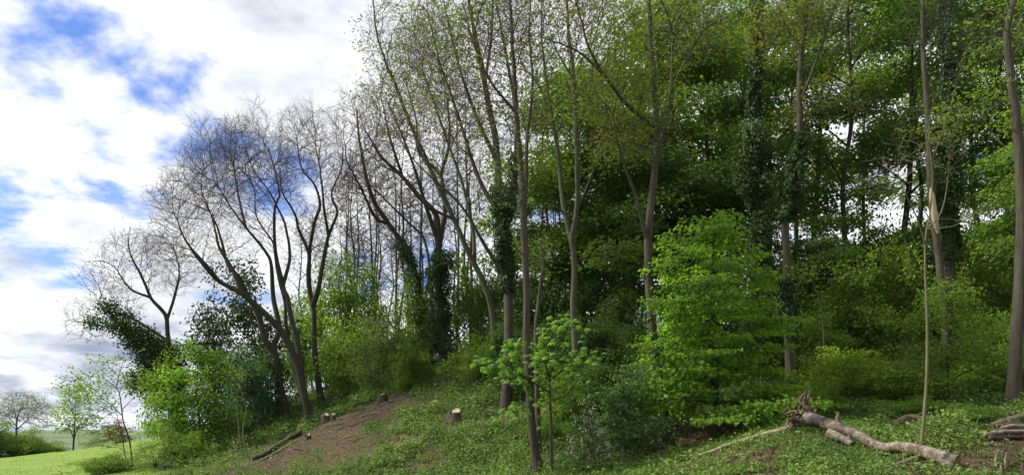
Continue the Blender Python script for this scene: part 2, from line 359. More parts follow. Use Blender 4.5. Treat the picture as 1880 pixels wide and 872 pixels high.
# ------------------------------------------------------------------ tree growing
def colonize(pos0, par0, A, D, dk, di, iters, up, jit, rng, maxn=16000, inert=.35):
    n = len(pos0); pos = np.zeros((maxn, 3)); pos[:n] = pos0; par = np.full(maxn, -1); par[:n] = par0
    kids = np.zeros(maxn, int); last = np.full((maxn, 3), 1e9); dirs = np.zeros((maxn, 3))
    for i in range(n):
        if par[i] >= 0: dirs[i] = pos[i] - pos[par[i]]
    dirs[:n] = nrm(dirs[:n])
    dd = np.linalg.norm(A[:, None] - pos[None, :n], axis=-1); ni = dd.argmin(1); nd = dd.min(1)
    for it in range(iters):
        keep = nd > dk; A, ni, nd = A[keep], ni[keep], nd[keep]
        act = nd < di
        if not act.any() or n > maxn - 800: break
        aa = np.flatnonzero(act); v = nrm(A[aa] - pos[ni[aa]]); s = np.zeros((n, 3)); np.add.at(s, ni[aa], v)
        g = np.unique(ni[aa]); first = np.full(n, -1); od = aa[np.argsort(-nd[aa])]; first[ni[od]] = od      # closest attractor of each node
        base_d = inert * dirs[g] + np.array((0, 0, up)) + rng.normal(0, jit, (len(g), 3))
        nd_ = nrm(nrm(s[g]) + base_d); npos = pos[g] + nd_ * D
        rep = np.linalg.norm(npos - last[g], axis=1) < 0.5 * D
        if rep.any():
            nd_[rep] = nrm(A[first[g[rep]]] - pos[g[rep]]); npos[rep] = pos[g[rep]] + nd_[rep] * D
        dup = rep & (np.linalg.norm(npos - last[g], axis=1) < 0.35 * D)
        nd[first[g[dup]]] = -1
        full = kids[g] >= 4
        if full.any(): nd[np.isin(ni, g[full]) & act] = -1
        ok = ~(dup | full)
        g, npos, nd_ = g[ok], npos[ok], nd_[ok]; k = len(g)
        if k == 0: continue
        pos[n:n + k] = npos; par[n:n + k] = g; dirs[n:n + k] = nd_; np.add.at(kids, g, 1); last[g] = npos
        dn = np.linalg.norm(A[:, None] - npos[None], axis=-1); m = dn.argmin(1); md = dn[np.arange(len(A)), m]
        b = (md < nd) & (nd > 0); ni[b] = m[b] + n; nd[b] = md[b]; n += k
    return pos[:n].copy(), par[:n].copy()

def blob_points(blobs, n, rng, shell=0.0):
    """blobs: (centre xyz, radii xyz) ; uniform random points in the union"""
    vol = np.array([np.prod(b[1]) * (b[2] if len(b) > 2 else 1) for b in blobs]); cnt = rng.multinomial(n, vol / vol.sum()); out = []
    for (c, r, *_), k in zip(blobs, cnt):
        d = nrm(rng.normal(size=(k, 3))); q = rng.uniform(shell, 1, (k, 1)) ** (1 / 3.); out.append(np.asarray(c) + d * q * np.asarray(r))
    return np.concatenate(out)

def spray(mb, c, d, n, rng, spread=0.28, flat=0.35, L=0.12, wr=0.62, mat=1, nj=0.45, clump=None, side=0.0, out=0.0, axis_xy=(0, 0), droop=0.25):
    """n leaves round each point, lying in loose flat tiers"""
    c = np.repeat(c, n, 0); d = np.repeat(d, n, 0); k = len(c)
    if k == 0: return
    off = rng.normal(0, 1, (k, 3)) * np.array((spread, spread, spread * flat))
    nor = np.array((0, 0, 1.0)) + rng.normal(0, nj, (k, 3)) + side * nrm(off)
    if out:
        o2 = c + off - np.array((*axis_xy, 0)); o2[:, 2] = 0; nor = nor + out * nrm(o2)
    ld = off * np.array((1, 1, .3)) + d * spread * .5 + rng.normal(0, spread * .5, (k, 3)); ld[:, 2] -= droop * spread
    sz = L * rng.uniform(0.6, 1.25, k)
    cl = np.repeat(rng.uniform(-.25, .25, k // n), n) if clump is None else np.repeat(clump, n)
    rn = np.clip(0.5 + cl + rng.normal(0, .18, k), 0, 1)
    leaves(mb, c + off, nor, ld, sz, sz * wr, rn, mat)

def ivy_on(mb, pts, r, n, rng, thick=0.25, L=0.145, mat=0, droop=0.3):
    """ivy leaves standing off a stem, in lumps"""
    pts = np.asarray(pts); r = np.broadcast_to(r, len(pts)); i = rng.integers(0, len(pts) - 1, n); f = rng.uniform(0, 1, (n, 1))
    c = pts[i] * (1 - f) + pts[i + 1] * f; ax = nrm(pts[i + 1] - pts[i]); u, w = perp(ax); a = rng.uniform(0, 2 * np.pi, n)
    lump = 0.5 + 0.5 * vnoise(np.stack((c[:, 2] * 1.3 + 5, a * 1.1), -1), int(rng.integers(99)))
    o = u * np.cos(a)[:, None] + w * np.sin(a)[:, None]
    rad = r[i] + thick * lump ** 1.6 * 1.5 * rng.uniform(.1, 1, n) ** 0.7
    p = c + o * rad[:, None] + rng.normal(0, .03, (n, 3))
    nor = o + np.array((0, 0, .6)) + rng.normal(0, .45, (n, 3)); d = o * .3 + np.array((0, 0, -1.)) + rng.normal(0, .5, (n, 3))
    sz = L * rng.uniform(.6, 1.3, n); leaves(mb, p, nor, d, sz, sz * .85, np.clip(.2 + .5 * lump + rng.normal(0, .15, n), 0, 1), mat)

def flare_fn(h0, r, amt, seed, k=5):
    ph = np.random.default_rng(seed).uniform(0, 6.28)
    return lambda S, T: amt * np.exp(-np.maximum(S - h0, 0) / (1.6 * r + .12)) * (0.55 + 0.45 * np.cos(k * T + ph))

def tree(name, label, cat, Y, guides, blobs=(), n=1500, D=0.3, dk=0.45, di=4.0, up=0.15, jit=0.12, bark=None, twig=None, leafm=None, seed=1, step=0.3,
         tip=0.007, pw=2.35, twigs=(2, 0.45), leaf=None, ivy=None, group=None, local=None, flare=0.7, sides=10, origin=None, rcap=0.09, k=4, extra=None, wob=0.025, coarse=0, tuft=0):
    """guides: ((px,py,dY)..., w0, w1) traced stems, first is the trunk; blobs: (px,py,dY,rx,ry,rdepth_m) crown volumes.
       local=True: guides and blobs are given in metres about the origin instead"""
    rng = np.random.default_rng(seed); pos = []; par = []; rad = []; runs = []
    n = int(n * 2.6); D *= .85; dk *= .68
    for gi, (pts, w0, w1) in enumerate(guides):
        if local: P = np.array(pts, float); r0, r1 = w0, w1
        else: P = np.array([PX(p[0], p[1], Y + (p[2] if len(p) > 2 else 0)) for p in pts]); r0, r1 = w0 / 2 / F_PX * Y, w1 / 2 / F_PX * Y
        start = -1
        if gi == 0 or (origin == 'ground' and gi < 0):
            base = P[0].copy(); base[2] = 0 if local else gz(base[0], base[1]); P[0, 2] = base[2]
            P = np.vstack((base - np.array((0, 0, .35)), P))
        elif pos:
            ap = np.array(pos); start = int(np.linalg.norm(ap - P[0], axis=1).argmin())
            if np.linalg.norm(ap[start] - P[0]) < 2.5: P[0] = ap[start]
        Q = resample(P, step); tt = np.linspace(0, 1, len(Q)); R = (r1 + (r0 - r1) * (1 - tt) ** 1.3) * np.interp(tt, (0, .5, 1), (.72, .66, .42)) if gi else np.interp(tt, (0, .15, .6, 1), (r0, r0 * .9, r0 * .58 + r1 * .25, r1 * .6)) * .75
        Q[1:-1] += np.cumsum(rng.normal(0, wob, (len(Q) - 2, 3)), 0) * np.linspace(0, 1, len(Q) - 2)[:, None] * .6
        b = len(pos); pos += list(Q); par += [start] + list(range(b, b + len(Q) - 1)); rad += list(R); runs.append((Q, R))
    root = thing(name, label, cat, base, group)
    for gi, (Q, R) in enumerate(runs):
        mb = MB(); kk = sides if R[0] > .1 else (7 if R[0] > .04 else 5)
        tube(mb, Q, R, kk, 0, 0.12 if kk > 9 else .08, seed + gi, flare_fn(.35, R[0], flare, seed) if gi == 0 else None)
        mb.build('trunk' if gi == 0 else 'limb', [bark], root, base)
    crown = MB(); ng = len(pos)
    if blobs:
        if local: B = [(np.array(b[:3]), np.array(b[3:6])) for b in blobs]
        else: B = [(PX(b[0], b[1], Y + b[2]), np.array((b[3] / F_PX * Y, b[5], b[4] / F_PX * Y))) for b in blobs]
        for _ in range(tuft):                                # ragged shoots beyond the main volumes
            c, r = B[rng.integers(len(blobs))]; d = nrm(rng.normal(0, 1, 3) + np.array((0, 0, .7))); B.append((c + d * r * rng.uniform(.9, 1.3), r * rng.uniform(.18, .4)))
        A = blob_points(B, n, rng)
        if not local: A = A[A[:, 2] > ground(A[:, 0], A[:, 1]) + .3]
        p, q = np.array(pos), np.array(par)
        if coarse: p, q = colonize(p, q, A[::coarse], D * 1.2, dk * 2.2, di * 1.5, 120, up * 1.3, jit * .5, rng, inert=.7)
        p, q = colonize(p, q, A, D, dk, di, 160, up, jit, rng, inert=.5)
        for _ in range(4):                                   # straighten the zigzags
            ch = np.zeros_like(p); cn = np.zeros(len(p)); np.add.at(ch, q[ng:], p[ng:]); np.add.at(cn, q[ng:], 1)
            one = np.flatnonzero(cn > 0); one = one[one >= ng]; p[one] = .5 * p[one] + .25 * p[q[one]] + .25 * ch[one] / cn[one][:, None]
        N = len(p); acc = np.zeros(N); nk = np.zeros(N, int); R = np.zeros(N)
        for i in range(N - 1, ng - 1, -1):
            R[i] = max(acc[i], tip ** pw) ; acc[q[i]] += R[i] if q[i] >= 0 else 0; nk[q[i]] += 1
        R = R ** (1 / pw); R[:ng] = rad; R[ng:] = np.minimum(R[ng:], rcap)
        e = np.arange(ng, N); pa = q[e]; ra = np.minimum(np.where(pa < ng, R[e] * 1.25, R[pa]), R[e] * 1.3)
        prism(crown, p[pa], p[e], ra, R[e], k, 0)
        ed = nrm(p[e] - p[pa]); thin = R[e] < tip * 2.4; term = nk[e] == 0
        if twigs and twigs[0]:
            m, ln = twigs; c = np.repeat(p[e][thin], m, 0); d0 = np.repeat(ed[thin], m, 0)
            d1 = nrm(d0 + rng.normal(0, .42, d0.shape) + np.array((0, 0, .3))); l = ln * rng.uniform(.5, 1.2, (len(c), 1)); c2 = c + d1 * l * .5
            d2 = nrm(d1 + rng.normal(0, .18, d1.shape) + np.array((0, 0, .25))); prism(crown, c, c2, tip * .8, tip * .6, 3, 0); prism(crown, c2, c2 + d2 * l * .55, tip * .6, 0, 3, 0, tip=True)
            tips, td = c2 + d2 * l * .5, d2
        if leaf:
            lf = dict(leaf); where = lf.pop('where', 'thin'); frac = lf.pop('frac', 1.0); num = lf.pop('n', 6)
            if where == 'tips' and twigs and twigs[0]: c, d = tips, td
            elif where == 'term': c, d = p[e][term], ed[term]
            else: c, d = p[e][thin], ed[thin]
            if frac < 1:
                s = rng.uniform(0, 1, len(c)) < frac * np.clip(1 + 1.3 * vnoise(c[:, (0, 2)] * .8, seed), .15, 2); c, d = c[s], d[s]
            cl = np.clip(.35 * vnoise(c[:, (0, 2)] * 1.3 + c[:, 1:2], seed + 3), -.3, .3)
            spray(crown, c, d, num, rng, mat=1, clump=cl, axis_xy=(base[0], base[1]), **lf)
    if extra: extra(crown, rng, runs)
    if crown.V: crown.build('crown', [twig or bark, leafm or L_MID], root, base)
    if ivy:
        for (gi, f0, f1, cnt, th) in ivy:
            mb = MB(); Q, R = runs[gi]; a, b = int(f0 * len(Q)), max(int(f1 * len(Q)), int(f0 * len(Q)) + 3); ivy_on(mb, Q[a:b], R[a:b], cnt, rng, th)
            mb.build('ivy', [L_IVY], root, base)
    return root

# ------------------------------------------------------------------ bare ash trees on the left of the bank
BARE = dict(bark=B_ASH, twig=B_TWIG, up=0.42, jit=0.06, D=0.28, dk=0.40, tip=0.0052, twigs=(2, 0.8), wob=0.03, coarse=9, tuft=9)
tree('ash_tree', 'tall bare tree with two stems, the nearer one leaning far to the left', 'tree', 42, [
    ([(572,776,0),(553,702,0),(541,656,0),(519,612,-.2),(501,590,-.4),(472,561,-.7),(446,539,-1),(406,517,-1.2),(380,490,-1.4),(352,455,-1.6),(335,430,-1.6)], 21, 6),
    ([(556,712,0),(548,640,.3),(534,583,.5),(527,542,.6),(519,524,.7),(530,470,.8),(520,410,.9),(507,382,1),(494,355,1),(463,307,1.2),(450,270,1.2)], 18, 4),
    ([(556,768,.5),(541,685,.9),(524,601,1.1),(521,553,1.2),(507,500,1.5),(500,448,1.5),(483,424,1.5),(466,393,1.5),(463,348,1.5),(440,310,1.4)], 15, 4),
    ([(519,524,.7),(505,458,.3),(502,379,.1),(511,358,0),(500,303,0),(486,265,0)], 12, 4),
    ([(446,539,-1),(430,500,-.8),(402,451,-.5),(390,406,-.5),(372,360,-.5)], 13, 4),
    ([(406,517,-1.2),(378,485,-2),(340,441,-2.4),(319,393,-2.6)], 9, 4)],
    [(470,300,1,75,75,3.2),(415,340,0,80,75,3.2),(350,400,-1.5,65,65,2.6),(330,450,-2,60,45,2.4),(505,300,.5,38,70,2.6),(460,420,.5,70,55,2.4),(400,470,-.8,45,35,2)], n=3000, seed=3, **BARE)
tree('ash_tree', 'bare dark-stemmed tree forking low, set just behind the two-stemmed bare tree', 'tree', 44.5, [
    ([(526,770,0),(516,718,0),(505,652,0),(486,623,0),(475,583,0),(453,539,0),(435,502,-.3),(419,485,-.4),(398,413,-.6),(380,380,-.7)], 20, 5),
    ([(506,640,0),(512,601,.5),(501,546,.9),(497,489,1),(487,465,1.2),(449,420,1.3),(425,389,1.4),(401,355,1.4),(382,327,1.4)], 16, 5),
    ([(449,420,1.3),(440,370,2),(425,303,2.4),(415,270,2.5)], 8, 4)],
    [(400,310,1.5,75,65,3),(440,270,2,55,50,2.6),(350,360,0,60,50,2.6)], n=1500, seed=4, **BARE)
tree('ash_tree', 'bare narrow fan-shaped tree standing right of the leaning two-stemmed one', 'tree', 46, [
    ([(590,752,0),(583,685,0),(578,645,0),(578,572,0),(571,535,.2),(569,496,.3),(571,461,.3),(552,413,.4),(545,386,.5),(524,351,.6),(514,313,.7)], 16, 4),
    ([(578,565,0),(585,528,-.3),(590,496,-.4),(604,434,-.5),(621,393,-.5),(610,362,-.6),(628,313,-.6),(630,270,-.6)], 15, 4),
    ([(571,461,.3),(578,406,0),(588,375,-.2),(576,338,-.2),(552,307,0),(545,250,0)], 10, 4),
    ([(604,434,-.5),(595,380,-1.2),(590,320,-1.4),(580,260,-1.4)], 8, 4)],
    [(555,270,0,45,65,3),(600,280,-.5,45,75,3),(530,330,.5,30,50,2.2),(625,340,-.6,28,60,2.2),(570,420,0,35,55,2)], n=1900, seed=5, **BARE)
tree('ash_tree', 'low spreading bare tree at the left end of the wood above the ivy mass', 'tree', 49, [
    ([(322,730,0),(312,660,0),(307,610,0),(303,578,0),(276,546,0),(260,503,0),(243,470,0),(235,436,0)], 15, 4),
    ([(304,585,0),(322,540,.6),(330,500,.9),(318,455,1)], 9, 4),
    ([(308,625,0),(276,605,-.6),(240,585,-1),(200,575,-1.2),(160,590,-1.3)], 9, 3),
    ([(276,546,0),(240,530,-.6),(210,490,-.9),(190,480,-1)], 7, 3)],
    [(255,470,0,65,45,2.6),(200,510,-.8,45,40,2.2),(160,590,-1,35,42,2),(310,490,.6,50,60,2.6),(215,560,-1,45,30,2)], n=1500, seed=6,
    leafm=L_BUD, leaf=dict(where='tips', frac=.10, n=2, spread=.1, L=.12), **BARE)

# ivy-smothered leaning stem
tree('ivy_tree', 'leaning dead stem smothered in dark ivy, pointing up to the left against the sky', 'tree', 45, [
    ([(338,770,0),(322,700,0),(300,655,0),(270,625,0),(235,600,0),(210,575,0),(196,556,0)], 18, 8),
    ([(262,618,0),(225,598,-.3),(190,598,-.5),(168,592,-.6)], 8, 4), ([(300,655,0),(278,680,-.4),(262,705,-.6)], 8, 4)],
    [(292,655,0,42,34,1.5),(255,622,-.2,34,24,1.1),(222,598,-.3,26,16,.9),(199,566,-.2,17,17,.7),(176,594,-.5,20,10,.6),(266,700,-.5,30,24,1.1),(312,700,.2,30,44,1.3),(240,575,0,14,10,.5)], n=700, D=.24, dk=.33, up=0, tip=.006, twigs=None, tuft=16, bark=B_DARK, seed=7,
    leafm=L_IVY, leaf=dict(where='thin', n=18, spread=.22, flat=.8, L=.14, wr=.85, nj=.7, out=.5, droop=.7), ivy=[(0,.3,.95,2500,.5)])

# ------------------------------------------------------------------ tall sprouting trees of the middle
SPR = dict(twig=B_TWIG, up=0.45, jit=0.06, D=0.3, dk=0.42, tip=0.0056, twigs=(1, 0.8), wob=0.03, coarse=9, tuft=9)
tree('sycamore_tree', 'ivy-wrapped tree with tall bare limbs arching left, behind the brambles', 'tree', 45, [
    ([(816,676,0),(810,600,0),(806,530,0),(806,470,0),(802,440,0),(800,395,0),(771,365,0),(738,326,0),(700,290,0),(670,240,0)], 22, 6),
    ([(804,445,0),(816,400,.6),(816,365,.8),(810,323,1),(771,280,1.2),(768,220,1.3),(750,150,1.3)], 14, 5),
    ([(803,443,0),(783,380,-.6),(765,318,-1),(741,246,-1.2),(720,180,-1.3)], 12, 5),
    ([(810,323,1),(825,260,1.4),(820,180,1.5),(800,110,1.5)], 9, 4),
    ([(738,326,0),(715,250,-.3),(700,180,-.4)], 8, 4)],
    [(700,230,0,60,75,3),(755,170,0,60,90,3.2),(800,120,1,50,90,3),(690,310,0,45,40,2.4)], n=2300, seed=8, bark=B_ASH,
    leafm=L_BUD, leaf=dict(where='tips', frac=.16, n=3, spread=.12, L=.13), ivy=[(0,.12,.42,3800,.75),(0,.38,.5,1800,1.1)], **SPR)
tree('sycamore_tree', 'ivy-sleeved trunk leaning left, bare fan of branches at the edge of the open sky', 'tree', 48, [
    ([(792,660,0),(775,580,0),(760,500,0),(744,455,0),(715,410,0),(685,365,0),(670,309,0),(660,250,0),(655,200,0)], 19, 5),
    ([(775,575,0),(789,500,.8),(780,440,1),(759,416,1),(726,383,1),(691,347,1),(660,320,1)], 10, 4),
    ([(715,410,0),(690,400,-.6),(665,350,-1),(640,300,-1.2),(632,260,-1.2)], 9, 4)],
    [(665,250,0,50,65,3),(640,330,-.6,32,60,2.6),(690,330,.6,45,50,2.6)], n=1400, seed=9, bark=B_ASH, ivy=[(0,.12,.52,3600,.55)], **SPR)
tree('sycamore_tree', 'slim pale-barked tree leaning left with long arching limbs and first leaves', 'tree', 41, [
    ([(912,640,0),(905,585,0),(890,524,0),(862,465,0),(834,400,0),(800,330,0),(765,250,0),(728,150,0),(700,60,0),(690,-20,0)], 17, 4),
    ([(872,485,0),(868,424,.5),(850,340,.8),(815,240,1),(780,140,1),(755,30,1)], 11, 4),
    ([(834,400,0),(790,380,-.8),(745,330,-1.2),(700,300,-1.4),(670,270,-1.5)], 8, 4)],
    [(720,90,0,55,110,3),(780,90,.5,60,110,3),(840,200,.8,50,90,2.6),(700,210,-.8,45,60,2.4)], n=2000, seed=10, bark=B_PALE,
    leafm=L_BUD, leaf=dict(where='tips', frac=.16, n=6, spread=.17, L=.14), **SPR)
def stub_extra(crown, rng, runs):
    b = PX(926,722,35); tube(crown, [b, b + np.array((-.12, -.16, .1)), b + np.array((-.25, -.3, .2))], np.array((.17, .16, .15)), 9)
tree('sycamore_tree', 'massive ivy-clad trunk behind the fibrous one, its crown fanning out to the left', 'tree', 35.5, [
    ([(928,760,0),(932,690,.1),(934,600,.4),(930,500,.8),(918,380,1.2),(908,270,1.4),(885,150,1.5),(862,40,1.5),(850,-60,1.5)], 27, 9),
    ([(920,400,1.1),(880,330,1.4),(842,220,1.6),(805,110,1.7),(775,10,1.8)], 13, 5),
    ([(908,300,1.3),(865,190,.8),(828,70,.6),(805,-30,.5)], 12, 5),
    ([(922,420,1.1),(945,320,1.8),(946,200,2.2),(930,90,2.4),(905,-40,2.5)], 17, 7),
    ([(930,510,.8),(890,450,.2),(850,380,-.2),(800,330,-.5),(745,275,-.6)], 12, 4),
    ([(888,160,1.5),(900,80,1),(905,0,.8),(915,-80,.8)], 9, 5)],
    [(860,90,1.2,60,120,3),(800,100,1.2,60,110,3),(925,60,1.8,55,110,3),(850,260,1,50,70,2.6),(760,230,-.2,45,55,2.2),(910,220,2,50,60,2.6)], n=2700, seed=11, bark=B_GREY,
    leafm=L_BUD, leaf=dict(where='tips', frac=.22, n=7, spread=.18, L=.14), ivy=[(0,.28,.52,3800,.42),(3,.0,.35,1000,.3)], flare=.3, **SPR)
tree('sycamore_tree', 'nearest trunk, fibrous reddish-brown bark, rising bare from the bottom edge of the picture', 'tree', 26, [
    ([(990,876,0),(984,840,0),(975,774,0),(972,703,0),(966,631,0),(966,560,0),(963,470,0),(959,390,0),(952,300,.2),(942,200,.3),(934,90,.3),(925,-50,.3)], 22, 11),
    ([(961,400,0),(966,340,.6),(968,260,.9),(978,160,1.1),(972,60,1.2),(985,-40,1.2)], 12, 6),
    ([(942,200,.3),(900,150,-.4),(870,90,-.6),(850,10,-.8)], 8, 4),
    ([(963,470,0),(920,430,-.6),(880,390,-.8)], 5, 2)],
    [(945,60,.3,75,90,2.4),(885,70,-.4,55,90,2),(985,130,1,50,80,2),(930,230,.2,70,60,2),(900,340,-.4,40,50,1.6)], n=1500, seed=12, bark=B_RED, flare=.7, sides=14,
    leafm=L_BUD, leaf=dict(where='tips', frac=.24, n=7, spread=.16, L=.12), **SPR)
tree('sycamore_tree', 'second slim stem pressed close behind the nearest fibrous trunk', 'tree', 27.6, [
    ([(990,824,0),(986,760,0),(983,700,0),(980,640,.1),(978,590,.2),(984,520,.5),(990,440,.8)], 17, 5)], [(992,470,.6,25,45,.9)], n=140, seed=13, bark=B_GREY, flare=.3,
    leafm=L_MID, leaf=dict(where='thin', n=3, spread=.2, L=.11), **SPR)
tree('sycamore_tree', 'slender pale olive trunk forking in two high above the chestnut sapling', 'tree', 33, [
    ([(1061,748,0),(1058,690,0),(1056,620,0),(1053,560,0),(1055,510,0),(1055,465,0),(1052,440,0),(1060,390,-.2),(1062,300,-.4),(1059,210,-.4),(1053,110,-.3),(1046,20,0),(1042,-70,0)], 18, 8),
    ([(1053,450,0),(1033,370,.3),(1025,285,.5),(1010,200,.7),(995,100,.8),(988,0,1)], 15, 6),
    ([(1031,390,.3),(1003,362,-.2),(988,335,-.4),(982,300,-.4)], 6, 3), ([(1061,392,-.2),(1085,325,-.6),(1106,262,-.8),(1112,190,-1)], 7, 3),
    ([(1060,230,-.4),(1083,170,0),(1090,90,.3),(1100,20,.4)], 8, 4), ([(1012,210,.7),(985,150,1),(960,120,1.2),(940,60,1.2)], 7, 3), ([(1056,150,-.4),(1020,90,-.8),(1000,30,-1)], 6, 3)],
    [(1010,80,.6,65,95,2.4),(1075,100,0,55,110,2.4),(1000,230,.4,40,70,2),(1095,230,-.5,35,60,1.8),(1060,20,0,90,60,2.4)], n=1800, seed=14, bark=B_PALE, sides=12,
    leafm=L_BUD, leaf=dict(where='tips', frac=.5, n=6, spread=.17, L=.13), **SPR)
tree('sycamore_tree', 'dark upright trunk beside the big maple, forking below a yellow-green flush of leaves', 'tree', 27.5, [
    ([(1228,822,0),(1220,760,0),(1211,700,0),(1198,600,0),(1190,520,0),(1187,430,0),(1194,330,.1),(1198,250,.2),(1189,130,.2),(1184,50,.2),(1182,-70,.2)], 23, 13),
    ([(1187,440,0),(1168,365,-.4),(1147,305,-.6),(1132,262,-.7),(1120,200,-.8)], 12, 5),
    ([(1196,300,.1),(1224,215,.6),(1231,150,.8),(1233,70,.9),(1246,25,1),(1282,-30,1.2)], 13, 7),
    ([(1197,230,.2),(1150,190,-.5),(1112,138,-.8),(1084,93,-1),(1067,38,-1.1),(1048,-30,-1.2)], 12, 6),
    ([(1233,70,.9),(1222,20,.6),(1196,-25,.4)], 7, 5), ([(1228,170,.8),(1270,90,1.5),(1300,45,1.8),(1340,30,2)], 8, 3), ([(1112,138,-.8),(1060,95,-1),(1000,70,-1.2),(960,65,-1.3)], 7, 3)],
    [(1110,60,-.8,65,70,2),(1175,190,0,65,55,1.8),(1120,180,-.6,45,50,1.6),(1255,40,1,60,60,2),(1300,70,1.6,50,45,1.8),(1140,260,-.5,45,35,1.5),(1040,60,-1,70,45,1.6),(1195,240,.2,60,45,1.6)], n=2000, seed=15, bark=B_GREY, sides=14, flare=1.0,
    leafm=L_BUD, leaf=dict(where='tips', frac=.75, n=7, spread=.19, L=.115), **SPR)
tree('ivy_tree', 'tall slim trunk wholly sheathed in ivy to the top edge, left of the grey trunk', 'tree', 36, [
    ([(1402,700,0),(1400,600,0),(1398,480,0),(1392,380,0),(1383,280,0),(1382,180,0),(1385,80,0),(1388,-60,0)], 17, 11)],
    bark=B_DARK, seed=16, ivy=[(0,.08,.45,8000,.8),(0,.35,.62,6500,.95),(0,.5,1,4600,.36)])
tree('sycamore_tree', 'straight grey-brown trunk at the wood edge, ivy tufts halfway and crooked upper limbs', 'tree', 31, [
    ([(1453,716,0),(1449,640,0),(1445,560,0),(1444,480,0),(1440,400,0),(1452,330,0),(1464,250,0),(1465,180,0),(1470,110,0),(1476,30,0),(1478,-70,0)], 23, 13),
    ([(1466,190,0),(1485,150,-.5),(1505,95,-.8),(1530,30,-1),(1548,-20,-1.1)], 9, 4),
    ([(1488,145,-.5),(1530,165,-1),(1570,195,-1.4),(1612,205,-1.6),(1640,190,-1.7)], 6, 3), ([(1472,90,0),(1440,40,.6),(1425,-10,.8)], 7, 3)],
    [(1480,40,0,60,70,2),(1530,60,-.8,50,60,1.8),(1425,40,.5,45,60,1.8),(1580,190,-1.3,45,25,1),(1490,200,-.2,40,45,1.4)], n=900, seed=17, bark=B_GREY, sides=14,
    leafm=L_BUD, leaf=dict(where='tips', frac=.8, n=6, spread=.19, L=.13), ivy=[(0,.16,.30,1500,.40),(0,.42,.62,3200,.6)], **SPR)
tree('sapling_tree', 'thin greenish pole of a young tree standing by the fallen log, sparse bud tufts above', 'sapling', 19.9, [
    ([(1692,822,0),(1695,780,0),(1701,700,0),(1702,620,0),(1700,540,0),(1697,450,0),(1704,400,0),(1708,370,0)], 9, 4),
    ([(1697,452,0),(1684,400,-.3),(1664,360,-.5),(1650,320,-.6),(1652,270,-.6)], 4.5, 1.6), ([(1703,415,0),(1728,390,.4),(1742,330,.5),(1748,250,.5)], 4.5, 1.6),
    ([(1706,380,0),(1712,320,.1),(1706,240,.1),(1716,170,.1)], 4, 1.4), ([(1700,430,0),(1752,415,-.4),(1800,385,-.6),(1820,370,-.6)], 3, 1.2), ([(1664,360,-.5),(1630,350,-.8),(1600,330,-1)], 3, 1.2)],
    [(1650,300,-.5,40,70,.9),(1740,260,.4,35,70,.9),(1705,230,0,40,70,.9),(1790,390,-.5,35,25,.6),(1610,340,-.8,30,30,.6)], n=160, D=.25, dk=.35, tip=.005, twigs=(1,.3), seed=18, bark=B_POLE, twig=B_TWIGP, flare=.3,
    leafm=L_BUD, leaf=dict(where='tips', frac=.45, n=4, spread=.06, L=.10), wob=.01)
def snag_wood(crown, rng, runs):
    b = [PX(1722,428,32.8), PX(1716,400,32.75), PX(1712,366,32.7), PX(1709,345,32.75)]
    tube(crown, resample(b, .12), np.interp(np.linspace(0, 1, len(resample(b, .12))), (0, .3, .8, 1), (.05, .13, .11, .03)), 8, 1, .25, 3)
tree('snag_tree', 'broken trunk with a strip of pale split wood bared, ivy on its right side', 'tree', 33, [
    ([(1738,690,0),(1736,600,0),(1728,520,0),(1722,460,0),(1714,400,0),(1709,330,0),(1705,220,0),(1700,100,0),(1697,-60,0)], 22, 10),
    ([(1708,300,0),(1735,230,.5),(1755,160,.8),(1780,80,1)], 6, 3)],
    [(1700,40,0,45,60,1.6),(1760,120,.8,40,50,1.4)], n=400, seed=19, bark=B_GREY, leafm=WOOD_SPLIT, extra=snag_wood, up=.2, tip=.008, twigs=(2,.4))
tree('ivy_tree', 'thick ivy-draped stem close behind the broken trunk with the pale split', 'tree', 35.5, [
    ([(1752,690,0),(1746,560,0),(1742,440,0),(1736,320,0),(1742,200,0),(1735,80,0),(1738,-60,0)], 28, 12)], bark=B_GREY, seed=20, ivy=[(0,.28,.62,5500,.6),(0,.55,1,3800,.5)])
tree('sycamore_tree', 'big smooth crooked trunk at the right edge of the picture', 'tree', 24, [
    ([(1859,744,0),(1862,690,0),(1868,600,0),(1873,500,0),(1875,400,0),(1872,310,0),(1864,220,0),(1856,130,0),(1853,60,0),(1866,0,0),(1880,-70,0)], 33, 17),
    ([(1874,420,0),(1905,340,.5),(1930,250,.8)], 10, 5), ([(1870,300,0),(1835,260,.8),(1800,210,1.2),(1770,190,1.4)], 5, 2)],
    [(1880,30,0,70,70,2),(1800,200,1,45,30,1.2)], n=500, seed=21, bark=B_GREY, sides=16, flare=.5,
    leafm=L_BRIGHT, leaf=dict(where='tips', frac=.7, n=6, spread=.18, L=.12), **SPR)

